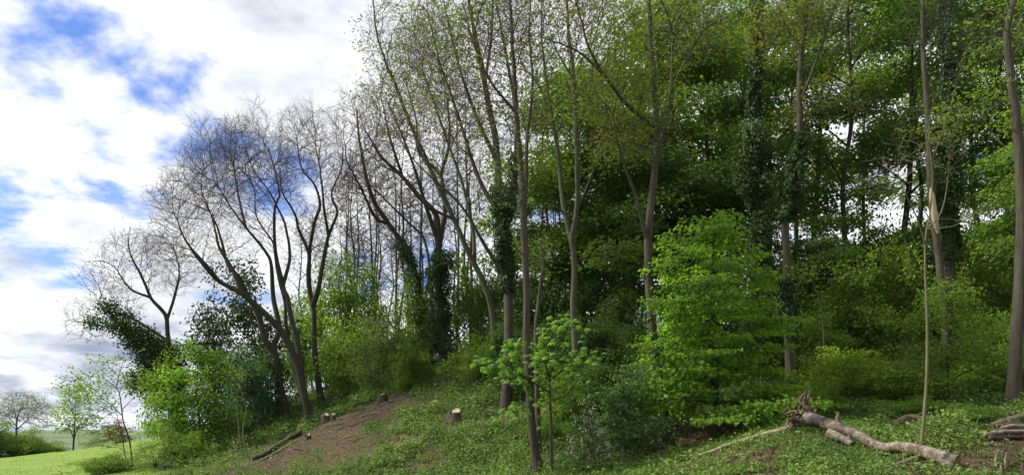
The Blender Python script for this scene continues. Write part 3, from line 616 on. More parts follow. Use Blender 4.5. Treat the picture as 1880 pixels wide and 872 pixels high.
# ------------------------------------------------------------------ leafy maples of the wood edge
def maple_tiers(px0, Y, prof, n, seed):
    """flat leafy sprays at the ends of side branches, stepped down the crown"""
    q = np.random.default_rng(seed); out = []; hs = [a for a, _ in prof]; ws = [b for _, b in prof]
    for i in range(n):
        py = hs[0] + (hs[-1] - hs[0]) * ((i + q.uniform(0, 1)) / n) ** .8; w = np.interp(py, hs, ws); a = i * 2.399 + q.uniform(-.3, .3); f = q.uniform(.45, .95)
        s = q.uniform(30, 58) * (.55 + .45 * w / 120); out.append((px0 + w * f * math.cos(a), py, .4 + w * f * .8 / F_PX * Y * math.sin(a), s, q.uniform(5, 10), s / F_PX * Y))
    return out
LEAFY = dict(bark=B_GREY, twig=B_DARK, up=0.0, jit=0.15, D=0.25, dk=0.36, tip=0.006, twigs=None)
tree('maple_tree', 'big bright-green maple in full leaf, its drooping tiers reaching the ground', 'tree', 27, [
    ([(1318,812,.6),(1315,740,.6),(1312,640,.5),(1308,540,.5),(1310,450,.5),(1312,405,.5)], 18, 4),
    ([(1313,700,.5),(1270,660,-.6),(1235,630,-1)], 8, 2), ([(1313,660,.5),(1360,620,-.3),(1400,590,-.6)], 8, 2), ([(1310,560,.5),(1260,520,-.3),(1225,500,-.5)], 6, 2),
    ([(1314,740,.5),(1260,735,-1.2),(1215,735,-1.8)], 7, 2), ([(1314,745,.5),(1380,735,-1.2),(1450,740,-1.8),(1490,742,-2)], 7, 2), ([(1310,500,.5),(1350,470,0),(1375,460,-.2)], 5, 2)],
    maple_tiers(1306, 27, ((390,42),(470,100),(580,134),(690,142),(775,118)), 60, 1) + [(1400,745,-1.7,60,12,.9),(1465,738,-2.0,50,11,.8),(1330,772,-1.7,60,9,.9),(1505,744,-2.1,36,9,.7),(1440,768,-2.0,50,8,.7)],
    n=2700, seed=30, tuft=16, leafm=L_MAPLE, leaf=dict(where='thin', n=7, spread=.18, flat=.25, L=.16, wr=.85, nj=.42, out=.75, droop=.6), di=3, **LEAFY)
tree('maple_tree', 'young field maple in fresh leaf at the left foot of the bank', 'tree', 39, [
    ([(372,828,0),(368,780,0),(362,720,0),(368,660,0)], 8, 3), ([(366,760,0),(330,720,.3),(312,690,.5)], 4, 2), ([(364,730,0),(400,690,-.3),(420,670,-.4)], 4, 2), ([(368,790,0),(410,770,-.6),(430,765,-.8)], 4, 2), ([(366,780,0),(320,775,0),(295,775,.2)], 4, 2)],
    [(375,655,0,34,18,1.0),(335,690,.3,36,18,1.2),(405,690,-.3,36,18,1.2),(316,735,.3,36,18,1.2),(372,722,-.8,36,18,1.0),(392,755,-.5,42,18,1.2),(428,768,-.7,30,17,1),(338,775,-.6,42,18,1.2),(295,785,.4,28,20,1),(380,795,-.6,40,16,1),(345,640,0,14,14,.6)],
    n=1250, seed=31, tuft=14, leafm=L_BRIGHT, leaf=dict(where='thin', n=7, spread=.25, flat=.3, L=.19, wr=.8, out=.6, droop=.6), D=.3, dk=.42, bark=B_GREY, twig=B_DARK, up=0, tip=.006, twigs=None)
tree('maple_tree', 'airy light-green young tree in front of the right-hand undergrowth, behind the greenish pole', 'tree', 26.5, [
    ([(1742,730,0),(1738,660,0),(1745,590,0),(1738,530,0)], 9, 3), ([(1740,680,0),(1690,640,-.3),(1660,620,-.4)], 4, 1.5), ([(1742,640,0),(1790,600,-.3),(1830,590,-.4)], 4, 1.5), ([(1741,700,0),(1680,690,-.6),(1640,690,-.8)], 4, 1.5), ([(1742,690,0),(1800,670,-.5),(1840,660,-.6)], 4, 1.5)],
    [(1740,540,0,45,28,1.0),(1700,590,-.2,45,26,1),(1780,590,-.2,50,26,1),(1690,650,-.5,50,26,1),(1760,650,-.4,55,28,1.1),(1820,650,-.5,35,24,.9),(1640,690,-.7,45,22,.9),(1720,705,-.7,55,22,1),(1800,705,-.6,45,20,.9)],
    n=1100, seed=32, tuft=10, leafm=L_BRIGHT, leaf=dict(where='thin', n=8, spread=.2, flat=.25, L=.115, wr=.7, out=.5, droop=.5), di=3, **LEAFY)
tree('sapling_tree', 'two-stemmed thin sapling with scattered fresh leaves in front of the mown field', 'sapling', 37, [
    ([(243,862,0),(242,842,0),(237,805,0),(226,773,0),(223,752,0),(218,720,0),(213,706,0),(222,675,0),(228,650,0)], 4.6, 1.4),
    ([(234,862,0),(231,842,0),(226,813,0),(222,790,.3),(214,760,.6),(218,740,.8)], 4, 1.3), ([(224,765,0),(207,746,-.2),(191,733,-.4),(170,725,-.6),(150,728,-.7)], 2.4, 1),
    ([(217,715,0),(190,695,.3),(160,690,.5),(130,700,.6)], 2.2, 1), ([(222,745,0),(250,725,.3),(268,705,.4)], 2.2, 1)],
    [(215,680,0,45,30,1.4),(165,705,0,50,28,1.4),(135,715,.2,28,30,1),(180,750,-.3,40,30,1.3),(250,720,.2,28,32,1.1),(235,655,0,26,18,.8),(195,800,0,45,30,1.2)],
    n=260, D=.28, dk=.4, tip=.006, seed=33, bark=B_DARK, twig=B_DARK, twigs=(1,.3), leafm=L_BRIGHT, leaf=dict(where='tips', frac=.75, n=4, spread=.17, L=.16), flare=.3, wob=.015)
tree('field_tree', 'small leafy tree on the field crest with a cluster of bare stems', 'tree', 84, [
    ([(134,826,0),(136,800,0),(138,770,0),(140,740,0)], 5, 2), ([(136,808,0),(128,785,0),(120,770,.5)], 3, 1), ([(136,806,0),(146,780,0),(155,760,-.5)], 3, 1)],
    [(140,725,0,26,24,2.2),(122,755,0,22,20,2),(150,770,0,28,18,2),(128,785,0,26,12,1.8)], n=420, D=.45, dk=.6, seed=34, bark=B_DARK, twigs=None, leafm=L_BRIGHT, leaf=dict(where='thin', n=5, spread=.35, L=.3), flare=.2)
tree('field_tree', 'distant round-headed tree in yellowish bud, ivy on its trunk, left edge of the field', 'tree', 96, [
    ([(31,822,0),(31,790,0),(33,770,0),(40,745,0)], 8, 2), ([(32,790,0),(55,765,0),(75,750,0)], 3.5, 1), ([(32,785,0),(12,760,0),(0,750,0)], 3.5, 1), ([(33,772,0),(25,745,0),(22,725,0)], 3, 1)],
    [(40,750,0,48,30,3.2),(75,765,0,26,26,2.6),(8,760,0,30,26,2.6)], n=700, D=.5, dk=.65, seed=35, bark=B_DARK, twig=B_TWIGP, twigs=(3,.9), tip=.014, leafm=L_PALE, leaf=dict(where='tips', frac=.35, n=2, spread=.25, L=.22), ivy=[(0,.2,.6,1500,.5)], flare=.2)
print('main trees', [ (m.name,len(m.polygons)) for m in bpy.data.meshes if m.name.startswith('crown')], round(time.time() - T0, 1))

# ------------------------------------------------------------------ woodland behind: a few grown trees, copied
def grown(name, H, r, crown0, spread, nb, leafm, seed, nleaf=8, L=.24, bark=B_DARK, n=900, bare=False, flat=.36):
    g = np.random.default_rng(seed); lean = g.normal(0, .25, (6, 2)).cumsum(0)
    tp = [(lean[i, 0] * (i > 0), lean[i, 1] * (i > 0), H * .97 * i / 5) for i in range(6)]; gd = [(tp, r, r * .25)]; bl = []
    for i in range(nb):
        h = crown0 + (H - crown0) * (i + .5) / nb; a = i * 2.4 + g.uniform(-.4, .4); q = spread * (1 - .55 * ((h - crown0) / (H - crown0)) ** 2) * g.uniform(.55, 1)
        x, y = np.interp(h, [p[2] for p in tp], [p[0] for p in tp]), np.interp(h, [p[2] for p in tp], [p[1] for p in tp])
        c = (x + q * math.cos(a), y + q * math.sin(a), h)
        gd.append(([(x, y, max(h - q * .6, 1)), (x + q * .5 * math.cos(a), y + q * .5 * math.sin(a), h - q * .15), c], r * .4, r * .1))
        s = spread * g.uniform(.36, .58); bl.append((*c, s, s, s * flat if not bare else s * 1.2))
    return tree(name, None, None, 0, gd, bl, n=n, D=.42, dk=.55, di=4, up=.05 if not bare else .25, jit=.15, bark=bark, twig=B_DARK if not bare else B_TWIG, leafm=leafm, seed=seed, local=True, sides=8,
                twigs=(2, .5) if bare else None, tip=.009, leaf=None if bare else dict(where='thin', n=nleaf, spread=.36, flat=.25, L=L, wr=.75, nj=.42, out=.6, droop=.5), tuft=6)
def place(proto, used, x, y, s, rot, label, cat, group=None, sz=None):
    o = proto if not used.get(proto.name) else copy_tree(proto)
    used[proto.name] = True
    o.location = (x, y, gz(x, y) - .05); o.scale = (s, s, sz or s); o.rotation_euler = (0, 0, rot); tag(o, label, cat, group); return o
USED = {}
tall = [grown('beech_tree', 23, .30, 9, 4.2, 13, L_MID, 50), grown('beech_tree', 24, .26, 11, 3.8, 12, L_BRIGHT, 51), grown('beech_tree', 21, .24, 8, 4.4, 13, L_MID, 52)]
under = [grown('hornbeam_tree', 12, .14, 2.5, 3.2, 12, L_MID, 53, 10, .2), grown('hornbeam_tree', 10, .12, 1.8, 3.0, 11, L_DEEP, 54, 10, .2), grown('hornbeam_tree', 13, .15, 3.0, 3.4, 12, L_BRIGHT, 55, 9, .2)]
thinb = [grown('bare_tree', 14, .14, 6, 2.2, 8, L_BUD, 56, n=500, bare=True, bark=B_ASH), grown('bare_tree', 13, .12, 5, 1.9, 7, L_BUD, 57, n=450, bare=True, bark=B_ASH), grown('bare_tree', 18, .13, 9, 1.7, 9, L_BUD, 58, n=420, bare=True, bark=B_PALE)]
g = np.random.default_rng(77)
TL = [(1262,50,0,1.0),(1300,44,2,.95),(1352,53,1,1.0),(1420,47,2,1.0),(1498,52,0,1.0),(1546,46,1,.95),(1584,58,2,1.05),(1642,50,0,1.0),(1690,56,1,1.0),(1758,47,2,1.0),(1803,54,0,1.02),(1852,44,1,.95),(1915,49,0,1.0),(1960,41,2,1.0),(2030,36,1,.95),(1230,62,1,1.0),(1450,64,0,1.05),(1720,66,2,1.05),(1320,64,2,1.0),(1900,62,0,1.0)]
for (px, Y, k, s), lab in zip(TL, between([t[0] for t in TL], 'tall leafy tree')):
    w = PX(px, 600, Y); place(tall[k], USED, w[0], Y, s * g.uniform(.95, 1.08), g.uniform(0, 6.28), lab, 'tree', 'tall trees deep in the wood')
UL = [(1035,50,0,1.0),(1088,46,2,1.05),(1140,50,0,1.1),(1000,56,1,.9),(1180,43,1,1.0),(1240,42,1,1.0),(1300,43,1,1.0),(1375,43,1,1.0),(1480,42,0,.62),(1530,40,1,.6),(1600,43,0,.55),(1660,40,1,.58),(1800,40,0,.62),(1870,36,1,.7),(1935,34,2,.9),(1110,54,1,1.2),(1210,55,0,1.25),(960,48,1,.85),(1062,45,2,1.3),(1122,43,0,1.35),(1165,48,2,1.45),(1015,49,0,1.2),(1232,47,2,1.5)]
for (px, Y, k, s), lab in zip(UL, between([t[0] for t in UL], 'understorey tree')):
    w = PX(px, 600, Y); place(under[k], USED, w[0], Y, s * g.uniform(.95, 1.08), g.uniform(0, 6.28), lab, 'tree', 'leafy understorey trees')
BL = [(632,60,0,.9),(655,64,1,1),(680,58,1,.95),(700,66,0,1),(722,56,0,1.05),(738,62,1,1.1),(765,58,0,1.1),(850,60,1,1.1),(990,62,0,1.1),(1012,58,1,1.05),(610,68,1,.85),(575,60,0,.95),(645,54,0,1.15),(670,61,0,1.2),(692,53,1,1.2),(712,63,1,1.25),(752,53,1,1.3),(782,62,0,1.3),(828,56,1,1.35),(862,52,0,1.25),(880,64,1,1.4),(1024,66,1,1.2),(600,56,0,.95),(648,58,2,.85),(676,55,2,.9),(705,58,2,1.0),(730,52,2,1.0),(757,60,2,1.05),(790,55,2,1.1),(838,51,2,1.1),(872,57,2,1.15),(985,55,2,1.1),(1008,52,2,1.0)]
for (px, Y, k, s), lab in zip(BL, between([t[0] for t in BL], 'thin bare tree')):
    w = PX(px, 600, Y); place(thinb[k], USED, w[0], Y, s, g.uniform(0, 6.28), lab, 'tree', 'thin bare trees on the crest')
print('woods', round(time.time() - T0, 1))
# ------------------------------------------------------------------ shrubs
def shrub_proto(name, leafm, seed, H=2.4, Wd=1.5, nb=16, n=800, nleaf=9, L=.13, spread=.19, stems=5, bark=B_DARK, flat=.5, extra=None, wr=.65):
    q = np.random.default_rng(seed); gd = []; bl = []
    for i in range(stems):
        a = i * 2.4 + q.uniform(-.3, .3); rr = Wd * q.uniform(.25, .6) * (i > 0); h = H * q.uniform(.55, .8)
        gd.append(([(0.05 * math.cos(a) * (i > 0), 0.05 * math.sin(a) * (i > 0), 0 if i == 0 else .12), (rr * .4 * math.cos(a), rr * .4 * math.sin(a), h * .45), (rr * math.cos(a), rr * math.sin(a), h)], .035, .010))
    for i in range(nb):
        h = H * (.12 + .78 * (i + .5) / nb); a = i * 2.4 + q.uniform(-.5, .5); rr = Wd * math.sqrt(max(.08, 1 - (h / H) ** 2)) * q.uniform(.45, .8)
        s = Wd * q.uniform(.18, .36); bl.append((rr * math.cos(a), rr * math.sin(a), h, s, s, s * .6))
    for i in range(18):
        a = q.uniform(0, 6.28); h = H * q.uniform(.25, 1.25); rr = Wd * math.sqrt(max(.1, 1.25 - (h / H) ** 2)) * q.uniform(.9, 1.35); s = Wd * q.uniform(.08, .17); bl.append((rr * math.cos(a), rr * math.sin(a), h, s, s, s * 1.3))
    return tree(name, None, None, 0, gd, bl, n=n, D=.2, dk=.27, di=2.5, up=.06, jit=.2, bark=bark, leafm=leafm, seed=seed, local=True, sides=6, step=.2, twigs=None, tip=.005, flare=.2,
                leaf=dict(where='thin', n=nleaf, spread=spread, flat=flat, L=L, wr=wr, nj=.6, out=.4, droop=.5), extra=extra)
def blossom(crown, rng, runs):
    v = crown.V[-1].reshape(-1, 4, 3)[:, 2]; c = v[rng.choice(len(v), 420)]; c = np.repeat(c, 3, 0) + rng.normal(0, .04, (1260, 3)) + nrm(np.repeat(c * 0 + np.array((0, 0, 1.)), 1, 0)[:1]) * .03
    leaves(crown, c, rng.normal(0, 1, c.shape) + np.array((0, -.4, .6)), rng.normal(0, 1, c.shape), .05, .05, rng.uniform(0, 1, len(c)), 2)
S_MID = shrub_proto('hazel_shrub', L_MID, 60); S_MID2 = shrub_proto('hazel_shrub', L_MID, 61, H=2.0, Wd=1.7)
S_BR = shrub_proto('hazel_shrub', L_BRIGHT, 62); S_BR2 = shrub_proto('hazel_shrub', L_BRIGHT, 63, H=1.8, Wd=1.8, flat=.3)
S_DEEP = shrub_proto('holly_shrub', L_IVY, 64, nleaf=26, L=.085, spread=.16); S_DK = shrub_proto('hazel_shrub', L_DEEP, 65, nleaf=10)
S_PALE = shrub_proto('willow_shrub', L_PALE, 66, nleaf=8, L=.10, wr=.4); S_BLUE = shrub_proto('elder_shrub', L_BLUE, 67, nleaf=8, L=.16, wr=.6)
S_RED = shrub_proto('copper_shrub', L_RED, 68, nleaf=8)
S_HAW = shrub_proto('hawthorn_shrub', L_DEEP, 69, nleaf=9, L=.085)
def haw_bloom():
    cr = [c for c in S_HAW.children if c.name.startswith('crown')][0]; me = cr.data; n = len(me.vertices); co = np.zeros(n * 3, np.float32); me.vertices.foreach_get('co', co); co = co.reshape(-1, 3)
    q = np.random.default_rng(5); c = co[q.choice(np.arange(n // 3, n), 330)]; out = c * np.array((1, 1, .6)) - np.array((0, 0, .6)); c = np.repeat(c + nrm(out) * .07, 4, 0) + q.normal(0, .045, (1320, 3))
    mb = MB(); leaves(mb, c, q.normal(0, .6, c.shape) + np.array((0, 0, 1.)), q.normal(0, 1, c.shape), .06, .06, q.uniform(0, 1, len(c))); mb.build('blossom', [BLOSSOM], S_HAW)
haw_bloom()
SHRUBS = [  # px, ground Y, width px, height px, proto, label, group
 (430,47,200,215,S_DEEP,'dark evergreen thicket behind the young field maple',None),
 (300,43,95,130,S_MID,'green bush left of the young field maple, at the field edge',None),(455,42.5,120,120,S_BLUE,'grey-green bush between the young maple and the bare trees',None),(492,45,95,115,S_DK,'shaded bush at the foot of the bare trees',None),
 (285,35.5,130,55,S_PALE,'low pale scrub at the bottom left corner of the bank',None),(200,36,90,34,S_MID2,'low round bush on the field below the thin sapling',None),(335,36,90,60,S_BR2,'yellow-green low bush beside the dark rotting log',None),
 (555,55,120,150,S_BR,'bright bush behind the bare tree trunks',None),(612,52,130,185,S_MID,None,1),(662,53,130,175,S_BR,None,1),(640,48,120,140,S_BR2,None,1),(722,50,150,140,S_PALE,'pale brownish thicket of fine twigs in the middle of the undergrowth',None),(690,45,120,100,S_PALE,None,1),(775,47.5,120,130,S_BR,None,1),(740,44,110,90,S_DK,None,1),
 (852,47,130,150,S_MID,None,1),(900,46,110,140,S_BR,None,1),(752,42,90,70,S_MID,'low spreading bright bush above the bare soil slope',None),
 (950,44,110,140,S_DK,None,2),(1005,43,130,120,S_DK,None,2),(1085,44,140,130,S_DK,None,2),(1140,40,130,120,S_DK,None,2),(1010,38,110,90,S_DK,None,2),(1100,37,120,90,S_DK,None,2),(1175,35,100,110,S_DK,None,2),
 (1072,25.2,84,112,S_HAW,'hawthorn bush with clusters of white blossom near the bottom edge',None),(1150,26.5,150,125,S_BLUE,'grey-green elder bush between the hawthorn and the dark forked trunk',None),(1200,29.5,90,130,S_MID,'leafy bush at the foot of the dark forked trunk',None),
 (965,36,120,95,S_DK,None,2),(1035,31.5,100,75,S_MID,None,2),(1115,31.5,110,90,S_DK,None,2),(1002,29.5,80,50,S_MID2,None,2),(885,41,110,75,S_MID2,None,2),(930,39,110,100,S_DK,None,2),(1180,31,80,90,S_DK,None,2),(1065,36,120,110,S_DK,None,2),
 (1375,34,120,150,S_DK,None,2),(1300,36,140,160,S_DK,None,2),(1420,38,140,170,S_DK,None,2),(1255,35,110,140,S_DK,None,2),
 (1495,33,140,95,S_BR,None,3),(1560,28.5,160,95,S_BR2,'broad low pale-green bush behind the root end of the fallen log',None),(1500,27,110,60,S_BR2,None,3),(1640,27,130,75,S_BR2,None,3),(1560,36,170,150,S_BR,None,3),(1480,41,160,190,S_DK,None,3),(1640,36,170,160,S_MID,None,3),(1700,40,160,180,S_DK,None,3),(1790,36,150,160,S_MID,None,3),(1850,31,130,130,S_BR2,None,3),(1900,27,120,130,S_BR2,None,3),(1825,27,120,70,S_BR2,None,3),
 (1600,45,160,170,S_DK,None,3),(1530,48,160,150,S_DK,None,3),(1850,42,160,200,S_DK,None,3),(1760,45,160,160,S_DK,None,3),(1420,29,110,60,S_MID2,None,3),(1680,24.5,80,34,S_MID2,None,3),(1780,23,90,34,S_BR2,None,3),
 (212,77,60,36,S_RED,'coppery red-leaved bush on the field crest',None),(170,80,50,26,S_PALE,'low pale bush on the field crest by the small leafy tree',None),
 (2,86,80,62,S_MID,None,4),(28,88,75,52,S_DK,None,4),(55,87,75,50,S_MID,None,4),(80,89,65,42,S_MID2,None,4),(100,90,60,34,S_MID,None,4),(118,92,45,22,S_DK,None,4),(-28,85,80,66,S_DK,None,4)]
g = np.random.default_rng(78)
GN = {1: ('hazel bush', 'undergrowth bushes left of centre'), 2: ('shaded dark bush', 'shaded bushes on the bank'), 3: ('leafy right-hand bush', 'undergrowth bushes behind the log'), 4: ('far hedge bush', 'field boundary hedge bushes')}
AUTO = {}
for gi in GN:
    idx = [i for i, r in enumerate(SHRUBS) if not r[5] and r[6] == gi]
    for i, l in zip(idx, between([SHRUBS[i][0] for i in idx], GN[gi][0])): AUTO[i] = l
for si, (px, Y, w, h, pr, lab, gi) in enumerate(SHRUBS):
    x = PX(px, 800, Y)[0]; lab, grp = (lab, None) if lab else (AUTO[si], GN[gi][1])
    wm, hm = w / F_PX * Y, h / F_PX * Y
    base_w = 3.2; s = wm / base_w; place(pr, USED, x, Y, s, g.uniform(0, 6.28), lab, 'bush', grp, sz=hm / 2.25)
print('shrubs', round(time.time() - T0, 1))

# ------------------------------------------------------------------ chestnut sapling, leaf by leaf
def chestnut():
    Y = 24.8; x = PX(1012, 860, Y)[0]; b = np.array((x, Y, gz(x, Y))); q = np.random.default_rng(90)
    root = thing('chestnut_sapling', 'horse chestnut sapling with drooping hand-shaped bright leaves around the nearest trunks', 'sapling', b)
    stems = [([(1012,868,0),(1012,800,0),(1010,740,0),(1008,690,0),(1006,640,0),(1020,595,0)],8,3),([(1009,720,0),(960,690,-.5),(915,660,-.7),(893,672,-.8)],4,1.6),([(1008,700,0),(1050,665,-.4),(1090,650,-.6)],4,1.6),
             ([(1007,670,0),(970,630,-.4),(930,640,-.6)],3.5,1.5),([(1006,650,0),(1040,610,.2),(1058,598,.3)],3,1.5),([(1010,740,0),(975,735,-.5),(930,770,-.7)],3,1.4),([(1010,735,0),(1040,725,-.4),(1060,700,-.5)],3,1.4),([(1008,690,0),(1000,665,-1),(985,655,-1.3)],3,1.4),
             ([(1008,700,0),(980,690,.6),(940,690,.9)],3,1.4),([(1007,670,0),(1045,650,.6),(1075,690,.8)],3,1.4)]
    ends = []
    for i, (p, w0, w1) in enumerate(stems):
        Q = resample([PX(a, c, Y + d) for a, c, d in p], .15); mb = MB(); tube(mb, Q, np.linspace(w0, w1, len(Q)) / 2 / F_PX * Y, 6, 0, .05, i); mb.build('stem' if i == 0 else 'branch', [B_GREY], root, b)
        ends.append(Q[len(Q) // 3:])
    mb = MB()
    for k in range(7):
        a = (k - 3) * .62; ln = .21 - .022 * abs(k - 3)
        d = np.array((math.sin(a), math.cos(a), 0.)); s = np.array((d[1], -d[0], 0)); r1, r2 = ln * .55, ln
        m = d * r1 + np.array((0, 0, -.02)); t = d * r2 + np.array((0, 0, -.10)); w = .042
        mb.add(np.array(((0, 0, 0), m + s * w + (0, 0, -.012), m + (0, 0, .008), m - s * w + (0, 0, -.012), t)), np.array(((0, 2, 1), (0, 3, 2))), 0, np.full(2, .35 + .1 * (k % 3)), False)
        mb.add(np.array((m + s * w + (0, 0, -.012), m + (0, 0, .008), m - s * w + (0, 0, -.012), t)), np.array(((0, 1, 3), (1, 2, 3))), 0, np.full(2, .45 + .1 * (k % 3)), False)
    me = mb.mesh('leaf', [L_CHEST])
    for Q in ends:
        for j in range(max(18, int(len(Q) * 4.4))):
            c = Q[min(len(Q) - 1, int(len(Q) * q.uniform(0, 1.05) ** .6))] + q.normal(0, .34, 3) * np.array((1, 1, .42)); o = bpy.data.objects.new('leaf', me); COL.objects.link(o); o.parent = root
            o.location = c - b; s = q.uniform(.65, 1.1); o.scale = (s, s, s); o.rotation_euler = (q.normal(-.25, .3), q.normal(0, .3), q.uniform(0, 6.28))
    # low shoot
chestnut()

# ------------------------------------------------------------------ stumps, logs, sticks
def stump(px, Y, r, h, label, seed, tilt=(0, 0), spl=2):
    x = PX(px, 800, Y)[0]; b = np.array((x, Y, gz(x, Y))); q = np.random.default_rng(seed); root = thing('tree_stump', label, 'stump', b)
    k = 18; ph = q.uniform(0, 6.28); th = np.arange(k) * 2 * np.pi / k; mb = MB()
    prof = 1 + .10 * np.cos(3 * th + ph) + .06 * q.normal(size=k); hs = np.array((-.3, 0, .12, .35, .65, .9, 1)); rings = []
    for z in hs:
        fl = 1 + (.55 + .35 * np.cos(5 * th + ph)) * math.exp(-max(z, 0) * 3.2); zz = z * h if z < 1 else h + tilt[0] * np.cos(th) * r + tilt[1] * np.sin(th) * r - .14 * h * (np.cos(th + ph) > .2) + q.normal(0, .02, k)
        rr = r * prof * fl * (1 + .04 * q.normal(size=k)); rings.append(np.stack((rr * np.cos(th), rr * np.sin(th), np.broadcast_to(zz, k)), -1))
    V = np.array(rings); i, j = np.meshgrid(np.arange(len(hs) - 1), np.arange(k), indexing='ij'); i = i.ravel(); j = j.ravel(); j2 = (j + 1) % k
    mb.add(V, np.stack((i * k + j, i * k + j2, (i + 1) * k + j2, (i + 1) * k + j), 1)); mb.build('body', [B_RED], root)
    mb = MB(); top = V[-1] * np.array((.98, .98, 1)) + (0, 0, .004); c = top.mean(0) + (0, 0, .01); mb.add(np.vstack((top, top * (.55, .55, 1), c)), np.stack((np.arange(k), (np.arange(k) + 1) % k, k + (np.arange(k) + 1) % k, k + np.arange(k)), 1), 0, None, False)
    mb.add(np.vstack((top * (.55, .55, 1), c)), np.stack((np.arange(k), (np.arange(k) + 1) % k, np.full(k, k)), 1), 0, None, False); mb.build('cut_face', [WOOD_CUT], root)
    for s in range(spl):
        a = q.uniform(0, 6.28); p = np.array((math.cos(a), math.sin(a), 0)) * r * .8; mb = MB(); tube(mb, [p + (0, 0, h * .7), p * 1.03 + (0, 0, h * 1.02), p * 1.02 + (0, 0, h * (1.12 + .12 * q.uniform()))], np.array((.06, .05, .008)), 5, 0, .2, s); mb.build('splinter', [B_RED], root)
    return root
stump(835,34,.28,.55,'wide freshly cut stump with a pale top on the green slope',1,(.12,.55)); stump(597,41.2,.20,.42,'low sawn stump just right of the two-stemmed bare tree',2,(.2,.5)); stump(556,41.3,.13,.50,'small leaning cut stub left of the two-stemmed bare tree foot',3,(.3,.8),0)
stump(612,40.6,.10,.34,'thin sawn stub at the top of the bare soil slope',4,(.3,.8),0); stump(702,40.5,.24,.55,'ragged dark stump under the pale thicket above the soil',5,(.3,.3),4); stump(437,38.6,.16,.22,'small brown stump beside the two thin stems at the bank foot',6,(.2,.4),1); stump(565,36.5,.14,.24,'weathered little stump in the middle of the bare soil',7,(.3,.4),3)

def limb_path(pts, Y0=None, lift=0.0):
    """(px, Y, height above ground) -> points lying on the ground"""
    out = []
    for px, Y, h in pts: x = PX(px, 800, Y)[0]; out.append((x, Y, gz(x, Y) + h))
    return np.array(out)
def log_mat():
    m, t, out = mat_new('fallen_log'); n1 = noise(t, 3.4, 9, .72, sc=(.6, 1, 1)); n2 = noise(t, 1.5, 7, .6); n3 = noise(t, 14, 8, .75, sc=(.3, 1, 1))
    c = ramp(t, n3, ((.30, (.07, .054, .040)), (.5, (.19, .155, .12)), (.70, (.38, .33, .265)))); c = mixc(t, ramp(t, n1, ((.47, (0, 0, 0)), (.55, (.95, .95, .95)))), c, (.095, .064, .042))
    c = mixc(t, ramp(t, n2, ((.55, (0, 0, 0)), (.60, (.92, .92, .92)))), c, (.022, .019, .018))
    p = t.nodes.new('ShaderNodeBsdfPrincipled'); t.links.new(c, p.inputs['Base Color']); p.inputs['Roughness'].default_value = .85
    b = t.nodes.new('ShaderNodeBump'); b.inputs['Strength'].default_value = .8; b.inputs['Distance'].default_value = .05; t.links.new(n1, b.inputs['Height']); t.links.new(b.outputs[0], p.inputs['Normal']); t.links.new(p.outputs[0], out.inputs[0]); return m
LOGM = log_mat()
def big_log():
    Q = limb_path([(1478,21.7,.32),(1530,21.2,.27),(1575,20.7,.19),(1615,20.2,.14),(1655,19.8,.19),(1705,19.3,.16),(1756,18.75,.18)]); b = Q[0] * (1, 1, 0) + (0, 0, gz(Q[0, 0], Q[0, 1]))
    root = thing('fallen_log', 'long fallen log with patchy pale and dark bark and an upturned root end', 'log', b); R = resample(Q, .1); n = len(R)
    mb = MB(); tube(mb, R, np.interp(np.linspace(0, 1, n), (0, .12, .3, .45, .6, .8, 1), (.24, .22, .17, .135, .145, .16, .18)), 16, 0, .24, 4, cap=False); mb.build('body', [LOGM], root, b)
    mb = MB(); d = nrm(R[-1] - R[-2]); u, w = perp(d[None]); th = np.arange(16) * 2 * np.pi / 16; ring = R[-1] + (.17) * (u * np.cos(th)[:, None] + w * np.sin(th)[:, None]) + d * .004
    mb.add(np.vstack((ring, R[-1] - d * .03)), np.stack((np.arange(16), (np.arange(16) + 1) % 16, np.full(16, 16)), 1), 0, None, False); mb.build('cut_face', [plain_mat('log_end', ((.3, (.13, .08, .05)), (.7, (.30, .20, .12))), 14)], root, b)
    q = np.random.default_rng(6); d0 = nrm(R[0] - R[3])
    for i in range(30):
        a = q.uniform(0, 6.28); o = (u[0] * math.cos(a) + w[0] * math.sin(a)); p = R[0] + d0 * q.uniform(-.15, .15) + o * q.uniform(.05, .3); l = q.uniform(.1, .45)
        P = [p, p + d0 * .10 + o * l * .45 + q.normal(0, .06, 3), p + d0 * .14 + o * l * .8 + q.normal(0, .12, 3), p + d0 * .16 + o * l + q.normal(0, .18, 3)]; P = [np.array((e[0], e[1], max(e[2], gz(e[0], e[1]) + .02))) for e in P]
        mb = MB(); S = resample(P, .08); tube(mb, S, np.linspace(q.uniform(.02, .075), .008, len(S)), 6, 0, .2, i); mb.build('root', [WOOD_ROT], root, b)
    for (f, up, l) in ((.24, .8, .3),):
        p = R[int(f * n)]; P = [p, p + np.array((.08, .2, up * l * .6)), p + np.array((.14, .25, up * l + .2))]; mb = MB(); tube(mb, resample(P, .08), np.linspace(.09, .05, len(resample(P, .08))), 7, 0, .2, 5); mb.build('branch_stub', [WOOD_ROT], root, b)
    P = resample(limb_path([(1520,20.9,.12),(1545,20.6,.14),(1562,20.4,.10)]), .1); mb = MB(); tube(mb, P, np.linspace(.16, .08, len(P)), 9, 0, .15, 8); mb.build('broken_slab', [LOGM], root, b)
big_log()
